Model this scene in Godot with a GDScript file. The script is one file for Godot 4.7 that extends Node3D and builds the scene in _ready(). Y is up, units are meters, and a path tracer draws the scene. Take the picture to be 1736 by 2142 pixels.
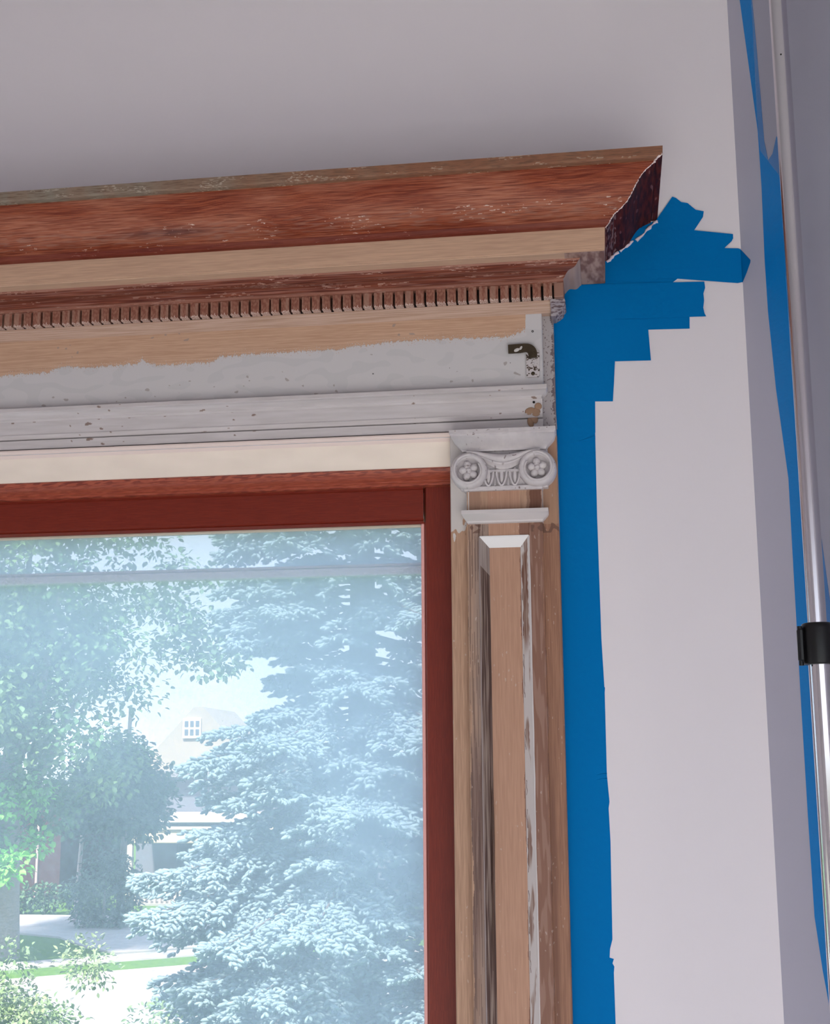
extends Node3D
# A stripped window surround: cornice, frieze, pilaster with an ionic capital, blue painter's tape, a dust-barrier pole and the street outside.
# Millwork is measured in millimetres: x along the front wall, y from eye height (1.6 m), z out from the wall.

const EYE := 1.6
var rng := RandomNumberGenerator.new()
var nz := FastNoiseLite.new()
var used := {}


# ---------------------------------------------------------------- helpers
class MB:
	var st := SurfaceTool.new()
	func _init() -> void:
		st.begin(Mesh.PRIMITIVE_TRIANGLES)
	func vtx(p: Vector3, uv: Vector2) -> void:
		st.set_uv(uv)
		st.add_vertex(p)
	func tri(a: Vector3, b: Vector3, c: Vector3, hint: Vector3, ua := Vector2.ZERO, ub := Vector2.ZERO, uc := Vector2.ZERO, sg := -1) -> void:
		st.set_smooth_group(sg)
		var n := (a - c).cross(a - b)
		if n.dot(hint) < 0.0:
			vtx(a, ua); vtx(c, uc); vtx(b, ub)
		else:
			vtx(a, ua); vtx(b, ub); vtx(c, uc)
	func quad(a: Vector3, b: Vector3, c: Vector3, d: Vector3, hint: Vector3, ua := Vector2.ZERO, ub := Vector2.ZERO, uc := Vector2.ZERO, ud := Vector2.ZERO, sg := -1) -> void:
		tri(a, b, c, hint, ua, ub, uc, sg)
		tri(a, c, d, hint, ua, uc, ud, sg)
	# planar uv in metres taken along the two axes that face the hint
	func face(a: Vector3, b: Vector3, c: Vector3, d: Vector3, hint: Vector3, sg := -1) -> void:
		var h := hint.abs()
		var pts := [a, b, c, d]
		var u := []
		for p: Vector3 in pts:
			u.append(Vector2(p.z, -p.y) if h.x > h.y and h.x > h.z else (Vector2(p.x, p.z) if h.y > h.z else Vector2(p.x, -p.y)))
		quad(a, b, c, d, hint, u[0], u[1], u[2], u[3], sg)
	func box(lo: Vector3, hi: Vector3, r := 0.0) -> void:
		var c := (lo + hi) * 0.5
		var h := (hi - lo) * 0.5
		r = minf(r, minf(h.x, minf(h.y, h.z)) * 0.9)
		for ax in 3:
			for s in [-1.0, 1.0]:
				var n := Vector3.ZERO; n[ax] = s
				var b := (ax + 1) % 3
				var e := (ax + 2) % 3
				var q := []
				for k in [[-1, -1], [1, -1], [1, 1], [-1, 1]]:
					var p := Vector3.ZERO
					p[ax] = s * h[ax]; p[b] = k[0] * (h[b] - r); p[e] = k[1] * (h[e] - r)
					q.append(c + p)
				face(q[0], q[1], q[2], q[3], n)
		if r <= 0.0:
			return
		for ax in 3:
			var b := (ax + 1) % 3
			var e := (ax + 2) % 3
			for sb in [-1.0, 1.0]:
				for se in [-1.0, 1.0]:
					var q := []
					for k in [[-1, 0], [1, 0], [1, 1], [-1, 1]]:
						var p := Vector3.ZERO
						p[ax] = k[0] * (h[ax] - r)
						p[b] = sb * (h[b] - (r if k[1] == 1 else 0.0)); p[e] = se * (h[e] - (0.0 if k[1] == 1 else r))
						q.append(c + p)
					var n := Vector3.ZERO; n[b] = sb; n[e] = se
					face(q[0], q[1], q[2], q[3], n)
		for sx in [-1.0, 1.0]:
			for sy in [-1.0, 1.0]:
				for sz in [-1.0, 1.0]:
					var s := Vector3(sx, sy, sz)
					tri(c + s * (h - Vector3(0, r, r)), c + s * (h - Vector3(r, 0, r)), c + s * (h - Vector3(r, r, 0)), s)
	func tube(path: Array, radii: Array, sides := 8, caps := true, sg := 1) -> void:
		var rings := []
		var up := Vector3(0.31, 0.87, 0.38)
		for i in path.size():
			var t: Vector3 = (path[mini(i + 1, path.size() - 1)] - path[maxi(i - 1, 0)]).normalized()
			var a := up.cross(t).normalized() if absf(up.dot(t)) < 0.95 else Vector3(1, 0, 0).cross(t).normalized()
			var b := t.cross(a)
			var ring := []
			for k in sides:
				var w := TAU * k / sides
				ring.append(path[i] + (a * cos(w) + b * sin(w)) * float(radii[mini(i, radii.size() - 1)]))
			rings.append(ring)
		var along := 0.0
		for i in path.size() - 1:
			var next: float = along + (path[i + 1] - path[i]).length()
			for k in sides:
				var k2 := (k + 1) % sides
				var out: Vector3 = (rings[i][k] + rings[i][k2] + rings[i + 1][k] + rings[i + 1][k2]) / 4.0 - (path[i] + path[i + 1]) / 2.0
				var u0 := 0.06 * k / sides
				var u1 := 0.06 * (k + 1) / sides
				quad(rings[i][k], rings[i][k2], rings[i + 1][k2], rings[i + 1][k], out, Vector2(u0, along), Vector2(u1, along), Vector2(u1, next), Vector2(u0, next), sg)
			along = next
		if caps:
			for e in [0, path.size() - 1]:
				var out: Vector3 = (path[0] - path[1]) if e == 0 else (path[e] - path[e - 1])
				for k in sides:
					tri(path[e], rings[e][k], rings[e][(k + 1) % sides], out)
	# profile of [radius, height] turned about an axis through c
	func lathe(c: Vector3, axis: Vector3, prof: Array, sides := 32, sg := 1) -> void:
		axis = axis.normalized()
		var a := (Vector3(0, 0, 1) if absf(axis.z) < 0.9 else Vector3(1, 0, 0)).cross(axis).normalized()
		var b := axis.cross(a)
		for i in prof.size() - 1:
			var p: Array = prof[i]
			var q: Array = prof[i + 1]
			var g := sg if p.size() < 3 else int(p[2])
			for k in sides:
				var w0 := TAU * k / sides
				var w1 := TAU * (k + 1) / sides
				var d0 := a * cos(w0) + b * sin(w0)
				var d1 := a * cos(w1) + b * sin(w1)
				var n: Vector3 = (d0 + d1) * 0.5 * (q[1] - p[1]) + axis * (p[0] - q[0])
				var u := Vector2(w0, 0) * 0.01
				var v := Vector2(w1, 0) * 0.01
				quad(c + d0 * p[0] + axis * p[1], c + d1 * p[0] + axis * p[1], c + d1 * q[0] + axis * q[1], c + d0 * q[0] + axis * q[1], n, u, v, v + Vector2(0, q[1]), u + Vector2(0, q[1]), g)
	func ball(c: Vector3, r: Vector3, turn := 0.0, nu := 12, nv := 8, sg := 1) -> void:
		var bs := Basis(Vector3(0, 0, 1), turn)
		var at := func(i: int, j: int) -> Vector3:
			var t := PI * j / nv
			var w := TAU * i / nu
			return c + bs * (Vector3(sin(t) * cos(w), cos(t), sin(t) * sin(w)) * r)
		for j in nv:
			for i in nu:
				var p: Vector3 = at.call(i, j)
				var q: Vector3 = at.call(i + 1, j)
				var s: Vector3 = at.call(i + 1, j + 1)
				var e: Vector3 = at.call(i, j + 1)
				var n: Vector3 = (p + q + s + e) / 4.0 - c
				if j > 0: tri(p, q, s, n, Vector2.ZERO, Vector2.ZERO, Vector2.ZERO, sg)
				if j < nv - 1: tri(p, s, e, n, Vector2.ZERO, Vector2.ZERO, Vector2.ZERO, sg)
	# a flat outline with thickness, standing on a plane
	func slab(poly: PackedVector2Array, frame: Transform3D, z0: float, z1: float) -> void:
		var idx := Geometry2D.triangulate_polygon(poly)
		var n := frame.basis.z
		for i in range(0, idx.size(), 3):
			var p := [poly[idx[i]], poly[idx[i + 1]], poly[idx[i + 2]]]
			for z in [z0, z1]:
				tri(frame * Vector3(p[0].x, p[0].y, z), frame * Vector3(p[1].x, p[1].y, z), frame * Vector3(p[2].x, p[2].y, z), n if z == z1 else -n, p[0], p[1], p[2])
		var mid := Vector2.ZERO
		var cw := Geometry2D.is_polygon_clockwise(poly)
		for i in poly.size():
			var a := poly[i]
			var b := poly[(i + 1) % poly.size()]
			var o := Vector2((b - a).y, -(b - a).x) * (-1.0 if cw else 1.0)
			quad(frame * Vector3(a.x, a.y, z0), frame * Vector3(b.x, b.y, z0), frame * Vector3(b.x, b.y, z1), frame * Vector3(a.x, a.y, z1), frame.basis * Vector3(o.x, o.y, 0), a, b, b, a)
	func mesh() -> ArrayMesh:
		st.generate_normals()
		return st.commit()


func mm(x: float, y: float, z: float) -> Vector3:
	return Vector3(x * 0.001, EYE + y * 0.001, z * 0.001)


func numbered(called: String) -> String:
	if not used.has(called):
		used[called] = 0
		return called
	used[called] += 1
	return "%s_%03d" % [called, used[called]]


func part(called: String, mesh: Mesh, m: Material, parent: Node, label := "") -> MeshInstance3D:
	var o := MeshInstance3D.new()
	o.name = called if parent != self else numbered(called)
	o.mesh = mesh
	o.material_override = m
	if label: o.set_meta("label", label)
	parent.add_child(o, true)
	return o


func tag(o: Node, label: String, category: String, group := "", kind := "") -> Node:
	o.set_meta("label", label)
	o.set_meta("category", category)
	if group: o.set_meta("group", group)
	if kind: o.set_meta("kind", kind)
	return o


func thing(called: String, label: String, category: String, at := Vector3.ZERO, group := "", kind := "") -> Node3D:
	var o := Node3D.new()
	o.name = numbered(called)
	add_child(o, true)
	o.position = at
	tag(o, label, category, group, kind)
	return o


# colour the photograph shows -> base colour, for a surface that gets k times the light that would show it as it is
func shown(r: float, g: float, b: float, k := 0.62) -> Color:
	var c := Color(r / 255.0, g / 255.0, b / 255.0).srgb_to_linear()
	c = Color(minf(c.r / k, 0.9), minf(c.g / k, 0.9), minf(c.b / k, 0.9))
	return c.linear_to_srgb()


func mat(c: Color, rough := 0.6, metal := 0.0, spec := 0.5) -> StandardMaterial3D:
	var m := StandardMaterial3D.new()
	m.albedo_color = c
	m.roughness = rough
	m.metallic = metal
	m.metallic_specular = spec
	return m


func paint(w: int, h: int, f: Callable) -> ImageTexture:
	var data := PackedByteArray()
	data.resize(w * h * 4)
	var i := 0
	for y in h:
		for x in w:
			var c: Color = f.call(float(x), float(y))
			data[i] = clampi(int(c.r * 255.0 + 0.5), 0, 255); data[i + 1] = clampi(int(c.g * 255.0 + 0.5), 0, 255)
			data[i + 2] = clampi(int(c.b * 255.0 + 0.5), 0, 255); data[i + 3] = clampi(int(c.a * 255.0 + 0.5), 0, 255)
			i += 4
	return ImageTexture.create_from_image(Image.create_from_data(w, h, false, Image.FORMAT_RGBA8, data))


func n2(x: float, y: float) -> float:
	return nz.get_noise_2d(x, y)


# few, clustered flecks: 0 or 1
func fleck(x: float, y: float, rare := 0.6) -> bool:
	return n2(x, y) > rare and n2(x * 0.11 + 19.0, y * 0.11) > 0.35


func fbm(x: float, y: float) -> float:
	return n2(x, y) * 0.57 + n2(x * 2.1 + 31.0, y * 2.1) * 0.29 + n2(x * 4.3, y * 4.3 + 77.0) * 0.14


func textured(t: Texture2D, rough := 0.6, spec := 0.4) -> StandardMaterial3D:
	var m := mat(Color.WHITE, rough, 0.0, spec)
	m.albedo_texture = t
	return m


func bumped(m: StandardMaterial3D, freq: float, depth: float, tile: float, seed_ := 3) -> StandardMaterial3D:
	var f := FastNoiseLite.new()
	f.seed = seed_
	f.frequency = freq
	f.fractal_octaves = 4
	m.heightmap_enabled = true
	m.heightmap_texture = ImageTexture.create_from_image(f.get_seamless_image(256, 256))
	m.heightmap_scale = depth
	m.uv1_triplanar = true
	m.uv1_scale = Vector3.ONE / tile
	return m


# a moulding run along the wall: prof = [y, z, right end x, smooth group] from top to bottom, with returns to the wall.
# uv: x metres (shifted, scaled by us) along, arc length * vs down
func rail(prof: Array, xl: float, front := true, ret := true, us := 1.0, uo := 0.0, vs := 1.0, left_of := [], zb := 0.0) -> ArrayMesh:
	var b := MB.new()
	var arc := 0.0
	for i in prof.size() - 1:
		var p: Array = prof[i]
		var q: Array = prof[i + 1]
		var sg := -1 if p.size() < 4 else int(p[3])
		var pl: float = xl if left_of.is_empty() else left_of[i]
		var ql: float = xl if left_of.is_empty() else left_of[i + 1]
		var ln := Vector2(q[0] - p[0], q[1] - p[1]).length()
		var v0 := arc * 0.001 * vs
		var v1 := (arc + ln) * 0.001 * vs
		var steps := 1
		if front:
			b.quad(mm(pl, p[0], p[1]), mm(p[2], p[0], p[1]), mm(q[2], q[0], q[1]), mm(ql, q[0], q[1]), Vector3(0, q[1] - p[1], p[0] - q[0]),
				Vector2((pl * 0.001 + uo) * us, v0), Vector2((p[2] * 0.001 + uo) * us, v0), Vector2((q[2] * 0.001 + uo) * us, v1), Vector2((ql * 0.001 + uo) * us, v1), sg)
		if ret:
			b.quad(mm(p[2], p[0], p[1]), mm(p[2], p[0], zb), mm(q[2], q[0], zb), mm(q[2], q[0], q[1]), Vector3(p[0] - q[0], q[2] - p[2], 0),
				Vector2(p[1] * 0.001 * us, v0), Vector2(zb * us, v0), Vector2(zb * us, v1), Vector2(q[1] * 0.001 * us, v1), sg)
			if not left_of.is_empty():
				b.quad(mm(pl, p[0], p[1]), mm(pl, p[0], zb), mm(ql, q[0], zb), mm(ql, q[0], q[1]), Vector3(-(p[0] - q[0]), pl - ql, 0),
					Vector2(p[1] * 0.001 * us, v0), Vector2(zb * us, v0), Vector2(zb * us, v1), Vector2(q[1] * 0.001 * us, v1), sg)
		arc += ln
	if front:
		var t: Array = prof[0]
		var e: Array = prof[-1]
		var tl: float = xl if left_of.is_empty() else left_of[0]
		var el: float = xl if left_of.is_empty() else left_of[-1]
		b.quad(mm(tl, t[0], t[1]), mm(t[2], t[0], t[1]), mm(t[2], t[0], zb), mm(tl, t[0], zb), Vector3.UP)
		b.quad(mm(el, e[0], e[1]), mm(e[2], e[0], e[1]), mm(e[2], e[0], zb), mm(el, e[0], zb), Vector3.DOWN)
	return b.mesh()


func arc_len(prof: Array) -> float:
	var s := 0.0
	for i in prof.size() - 1:
		s += Vector2(prof[i + 1][0] - prof[i][0], prof[i + 1][1] - prof[i][1]).length()
	return s * 0.001


# points between a and b ([y, z, x]) bowed by amount in the (y, z) plane; s-shaped when ogee
func bow(a: Array, b: Array, amount: float, n: int, sg: int, ogee := false) -> Array:
	var out := []
	var d := Vector2(b[0] - a[0], b[1] - a[1])
	var nn := Vector2(d.y, -d.x).normalized()
	for i in n:
		var t := float(i) / n
		var k := sin(t * TAU) if ogee else sin(t * PI)
		var o := nn * amount * k
		out.append([a[0] + d.x * t + o.x, a[1] + d.y * t + o.y, lerpf(a[2], b[2], t) + o.y * 0.9, sg])
	return out


func boxes(list: Array, r := 0.0) -> ArrayMesh:
	var b := MB.new()
	for e in list:
		b.box(e[0], e[1], r)
	return b.mesh()


# ---------------------------------------------------------------- scene
func _ready() -> void:
	rng.seed = 7
	nz.seed = 11
	nz.frequency = 1.0
	nz.fractal_type = FastNoiseLite.FRACTAL_NONE
	# camera
	var cam := Camera3D.new()
	cam.name = "camera"
	cam.position = Vector3(0, EYE, 1.75)
	cam.rotation = Vector3(deg_to_rad(11.05), deg_to_rad(8.22), deg_to_rad(-0.339))
	cam.fov = rad_to_deg(2.0 * atan(1071.0 / 2790.0))
	cam.near = 0.02
	cam.far = 300.0
	add_child(cam)
	cam.current = true
	# sky and exposure
	var env := Environment.new()
	var sky := Sky.new()
	var ps := ProceduralSkyMaterial.new()
	ps.sky_top_color = Color(0.80, 0.88, 1.0)
	ps.sky_horizon_color = Color(0.93, 0.96, 1.0)
	ps.ground_horizon_color = Color(0.75, 0.77, 0.76)
	ps.ground_bottom_color = Color(0.55, 0.56, 0.52)
	ps.sky_energy_multiplier = 1.0
	sky.sky_material = ps
	env.sky = sky
	env.background_mode = Environment.BG_SKY
	env.background_energy_multiplier = 1.95
	env.tonemap_mode = Environment.TONE_MAPPER_LINEAR
	env.tonemap_exposure = 1.0
	env.sdfgi_enabled = true
	env.ssao_enabled = true
	env.ssil_enabled = true
	var we := WorldEnvironment.new()
	we.name = "world"
	we.environment = env
	add_child(we)
	# hazy sun behind the house, over the roof
	var sun := DirectionalLight3D.new()
	sun.name = "sun"
	sun.light_energy = 4.0
	sun.light_color = Color(1.0, 0.97, 0.92)
	sun.light_angular_distance = 3.0
	sun.shadow_enabled = true
	sun.rotation = Vector3(deg_to_rad(-52), deg_to_rad(-9), 0)
	add_child(sun)
	# added low fill lights, in made-up openings behind and left of the camera
	for e in [["rear_fill_light", Vector2(2.5, 0.95), 1.75, Vector3(0.5, 0.6, 2.96), 0.0], ["left_fill_light", Vector2(1.4, 1.2), 0.18, Vector3(-2.96, 0.7, 1.9), -90.0]]:
		var fill_lamp := AreaLight3D.new()
		fill_lamp.name = e[0]
		fill_lamp.area_size = e[1]
		fill_lamp.light_energy = e[2]
		fill_lamp.light_color = Color(0.985, 0.99, 0.985)
		fill_lamp.shadow_enabled = true
		fill_lamp.position = e[3]
		fill_lamp.rotation = Vector3(0, deg_to_rad(e[4]), 0)
		fill_lamp.area_range = 12.0
		add_child(fill_lamp)

	room()
	window_unit()
	cornice()
	frieze_and_architrave()
	pilaster()
	capital()
	bracket()
	tape()
	barrier()
	outdoors()


# ---------------------------------------------------------------- room
func room() -> void:
	var wall := bumped(mat(shown(190, 184, 189, 0.60), 0.85, 0, 0.3), 0.05, 0.02, 0.35)
	var b := MB.new()
	var top := 3.0
	# front wall with the window opening
	b.box(Vector3(-3.2, 2.006, -0.125), Vector3(0.6, top, 0))
	b.box(Vector3(-3.2, -0.2, -0.125), Vector3(0.6, 0.62, 0))
	b.box(Vector3(-0.19, 0.62, -0.125), Vector3(0.6, 2.006, 0))
	b.box(Vector3(-3.2, 0.62, -0.125), Vector3(-1.75, 2.006, 0))
	tag(part("wall_front", b.mesh(), wall, self), "pale off-white wall around the window, cornice and blue tape", "wall", "", "structure")
	# right wall leaves the corner at sixty degrees
	var d := Vector3(0.5, 0, 0.8660254)
	var o := Vector3(0.195, 0, 0)
	var n := Vector3(0.8660254, 0, -0.5)
	b = MB.new()
	var p := [o, o + d * 3.6, o + d * 3.6 + n * 0.2, o + n * 0.2]
	for i in 4:
		var a: Vector3 = p[i]
		var e: Vector3 = p[(i + 1) % 4]
		var mid: Vector3 = (a + e) / 2 - (p[0] + p[2]) / 2
		b.face(a, e, e + Vector3(0, top, 0), a + Vector3(0, top, 0), mid)
	b.quad(p[0], p[1], p[2], p[3], Vector3.DOWN)
	b.quad(p[0] + Vector3(0, top, 0), p[1] + Vector3(0, top, 0), p[2] + Vector3(0, top, 0), p[3] + Vector3(0, top, 0), Vector3.UP)
	tag(part("wall_right", b.mesh(), bumped(mat(shown(157, 155, 168, 0.60), 0.85, 0, 0.3), 0.05, 0.02, 0.35), self), "grey side wall meeting the pale wall at the right-hand corner", "wall", "", "structure")
	tag(part("wall_left", boxes([[Vector3(-3.2, 1.3, 0), Vector3(-3.0, top, 3.2)], [Vector3(-3.2, 0, 0), Vector3(-3.0, 1.3, 1.2)], [Vector3(-3.2, 0, 2.6), Vector3(-3.0, 1.3, 3.2)], [Vector3(-3.2, 0, 1.2), Vector3(-3.0, 0.1, 2.6)]]), wall, self), "off-white side wall of the room far to the left", "wall", "", "structure")  # the gap in this wall is added for the left fill light
	# back wall with a tall opening added to let light in
	b = MB.new()
	b.box(Vector3(-3.2, 2.2, 3.0), Vector3(2.4, top, 3.2))
	b.box(Vector3(-3.2, 0, 3.0), Vector3(2.4, 0.12, 3.2))
	b.box(Vector3(-3.2, 0.12, 3.0), Vector3(-0.75, 2.2, 3.2))
	b.box(Vector3(1.75, 0.12, 3.0), Vector3(2.4, 2.2, 3.2))
	tag(part("wall_back", b.mesh(), wall, self), "off-white wall behind the camera with a tall opening", "wall", "", "structure")
	tag(part("ceiling", boxes([[Vector3(-3.2, top, -0.2), Vector3(2.6, top + 0.2, 3.3)]]), mat(Color(0.74, 0.73, 0.74), 0.9), self), "plain white ceiling above the cornice wall", "ceiling", "", "structure")
	tag(part("floor", boxes([[Vector3(-3.2, -0.2, -0.2), Vector3(2.6, 0, 3.3)]]), mat(Color(0.82, 0.82, 0.79), 0.5), self), "pale bare floor of the room below the window", "floor", "", "structure")


# ---------------------------------------------------------------- window
func window_unit() -> void:
	var w := thing("window_1", "large picture window with a red-stained wooden sash beside the stripped pilaster", "window", Vector3.ZERO, "", "structure")
	var red := textured(paint(512, 512, func(x, y):
		var g := fbm(x * 0.012, y * 0.25) + 0.35 * n2(x * 0.05, y * 0.9)
		var c := Color(0.53, 0.185, 0.115).lerp(Color(0.44, 0.13, 0.08), clampf(0.5 + g, 0, 1))
		return c), 0.42, 0.4)
	var red_v := red.duplicate()
	red.uv1_scale = Vector3(3, 12, 1)
	var worn := textured(paint(1024, 64, func(x, y):
		var g := fbm(x * 0.03, y * 0.22)
		var k := smoothstep(0.1, 0.4, n2(x * 0.05 + y * 0.07, y * 0.12) + 0.2)
		return Color(0.66, 0.31, 0.22).lerp(Color(0.47, 0.17, 0.12), k * (0.35 + 0.65 * smoothstep(30, 5, y))).lerp(Color(0.75, 0.42, 0.32), clampf(g, 0, 0.5))), 0.4, 0.5)
	worn.uv1_scale = Vector3(1.0, 28, 1)
	# head: a coved stop at the top, then the flat sash rail
	part("head_stop", rail([[405, 10, -195, -1], [402, 13, -195, 1], [398, 12, -195, 1], [393, 2, -195, 1], [390, -6, -195, -1], [388, -6, -195, -1], [387, -9, -195, -1], [383.5, -9, -195, -1], [383, -18, -195, -1]], -1750, true, false, 1, 0, 1, [], -30), worn, w, "worn red stop moulding with dark scuffs")
	part("sash_rail", rail([[384, -17, -195, -1], [381, -17, -195, -1], [380, -20, -195, -1], [341, -20, -195, -1], [338.5, -23, -195, -1], [337, -22, -195, -1], [334, -27, -195, -1], [334, -34, -195, -1]].map(func(e): return [e[0], e[1], -244, -1]), -1750, true, false, 1, 0, 1, [], -60), red, w)
	# right stile, standing
	var stile := func(x_in: float, x_out: float, called: String) -> void:
		var s := signf(x_out - x_in)
		var pr := [[x_out, -20], [x_in + s * 3.5, -20], [x_in + s * 1.5, -24], [x_in, -26], [x_in, -60], [x_out, -60]]
		var b := MB.new()
		for i in pr.size():
			var p: Array = pr[i]
			var q: Array = pr[(i + 1) % pr.size()]
			var mid := Vector3((p[0] + q[0]) / 2 - (x_in + x_out) / 2, 0, (p[1] + q[1]) / 2 + 42)
			if i == 0: mid = Vector3(0, 0, 1)
			if i in [1, 2, 3]: mid = Vector3(-s, 0, 1 if i < 3 else 0)
			var y0 := 386.0
			var y1 := -980.0
			b.quad(mm(p[0], y0, p[1]), mm(q[0], y0, q[1]), mm(q[0], y1, q[1]), mm(p[0], y1, p[1]), mid, Vector2(0, p[0] * 0.012), Vector2(0, q[0] * 0.012), Vector2(4, q[0] * 0.012), Vector2(4, p[0] * 0.012))
		part(called, b.mesh(), red_v, w)
	stile.call(-244.0, -192.0, "sash_stile")
	stile.call(-1700.0, -1748.0, "sash_stile")
	part("sash_rail", boxes([[mm(-1750, -980, -60), mm(-192, -925, -20)]], 0.003), red, w)
	# pale glazing beads
	var bead := mat(shown(190, 180, 165, 0.8), 0.5)
	part("glazing_bead", boxes([[mm(-1700, 330.5, -40), mm(-244, 334.5, -31)]], 0.001), bead, w, "pale putty bead along the top of the glass")
	part("glazing_bead", boxes([[mm(-248.5, -930, -40), mm(-243.5, 334, -26)]], 0.001), mat(Color(0.95, 0.70, 0.68), 0.5), w, "bead along the right edge of the glass, sky glow painted in pink")  # pink colour stands for skylight on the sash edge
	# lightly dusty glazing, with a bluish haze veil painted into its alpha
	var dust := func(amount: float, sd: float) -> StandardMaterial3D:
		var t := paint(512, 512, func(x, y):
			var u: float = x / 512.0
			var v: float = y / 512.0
			# painted haze, strongest along the top and right edge, weaker towards the lower left
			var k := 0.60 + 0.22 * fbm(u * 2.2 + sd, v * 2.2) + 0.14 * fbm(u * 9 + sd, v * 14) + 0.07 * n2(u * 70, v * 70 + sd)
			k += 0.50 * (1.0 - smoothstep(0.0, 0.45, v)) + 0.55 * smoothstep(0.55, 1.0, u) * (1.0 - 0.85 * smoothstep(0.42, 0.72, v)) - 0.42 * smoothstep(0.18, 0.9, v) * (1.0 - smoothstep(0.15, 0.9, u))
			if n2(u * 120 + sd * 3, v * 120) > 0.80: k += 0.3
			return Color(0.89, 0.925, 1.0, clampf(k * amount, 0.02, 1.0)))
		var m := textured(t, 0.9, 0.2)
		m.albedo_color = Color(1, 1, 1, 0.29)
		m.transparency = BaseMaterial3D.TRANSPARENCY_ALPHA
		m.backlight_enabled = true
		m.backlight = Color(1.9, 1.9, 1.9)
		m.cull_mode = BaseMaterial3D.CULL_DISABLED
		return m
	for k in 4:  # extra sheets added behind the pane and storm pane to deepen the haze
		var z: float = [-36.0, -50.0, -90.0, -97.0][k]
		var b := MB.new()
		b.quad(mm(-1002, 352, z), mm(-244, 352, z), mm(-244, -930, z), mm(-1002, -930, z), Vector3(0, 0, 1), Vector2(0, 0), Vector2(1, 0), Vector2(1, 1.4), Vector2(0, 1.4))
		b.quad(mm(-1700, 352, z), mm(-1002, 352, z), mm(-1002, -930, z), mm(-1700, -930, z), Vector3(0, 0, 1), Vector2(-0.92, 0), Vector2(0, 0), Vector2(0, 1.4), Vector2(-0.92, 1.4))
		var veil_mat: StandardMaterial3D = dust.call(1.0, [0.0, 20.0, 40.0, 63.0][k])
		part("glass_pane", b.mesh(), veil_mat, w, ["dusty inner sheet of glass with painted haze", "sheet added behind the inner glass to thicken the haze", "storm pane with painted haze", "outermost sheet added to thicken the haze"][k])
	# aluminium rail of the storm window outside
	part("storm_rail", boxes([[mm(-1700, 274, -104), mm(-244, 285, -84)], [mm(-1700, 285, -100), mm(-244, 290, -88)]], 0.001), mat(Color(0.92, 0.90, 0.93), 0.5), w, "grey aluminium storm window rail seen through the glass")
	part("storm_frame", boxes([[mm(-244, -980, -120), mm(-192, 405, -62)], [mm(-1750, -980, -120), mm(-1700, 405, -62)], [mm(-1700, 352, -120), mm(-244, 405, -62)], [mm(-1700, -980, -120), mm(-244, -930, -62)]]), mat(Color(0.8, 0.8, 0.8), 0.5), w)


# ---------------------------------------------------------------- cornice
func wood_run(w: int, h: int, f: Callable) -> StandardMaterial3D:
	return textured(paint(w, h, f), 0.5, 0.35)


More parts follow.
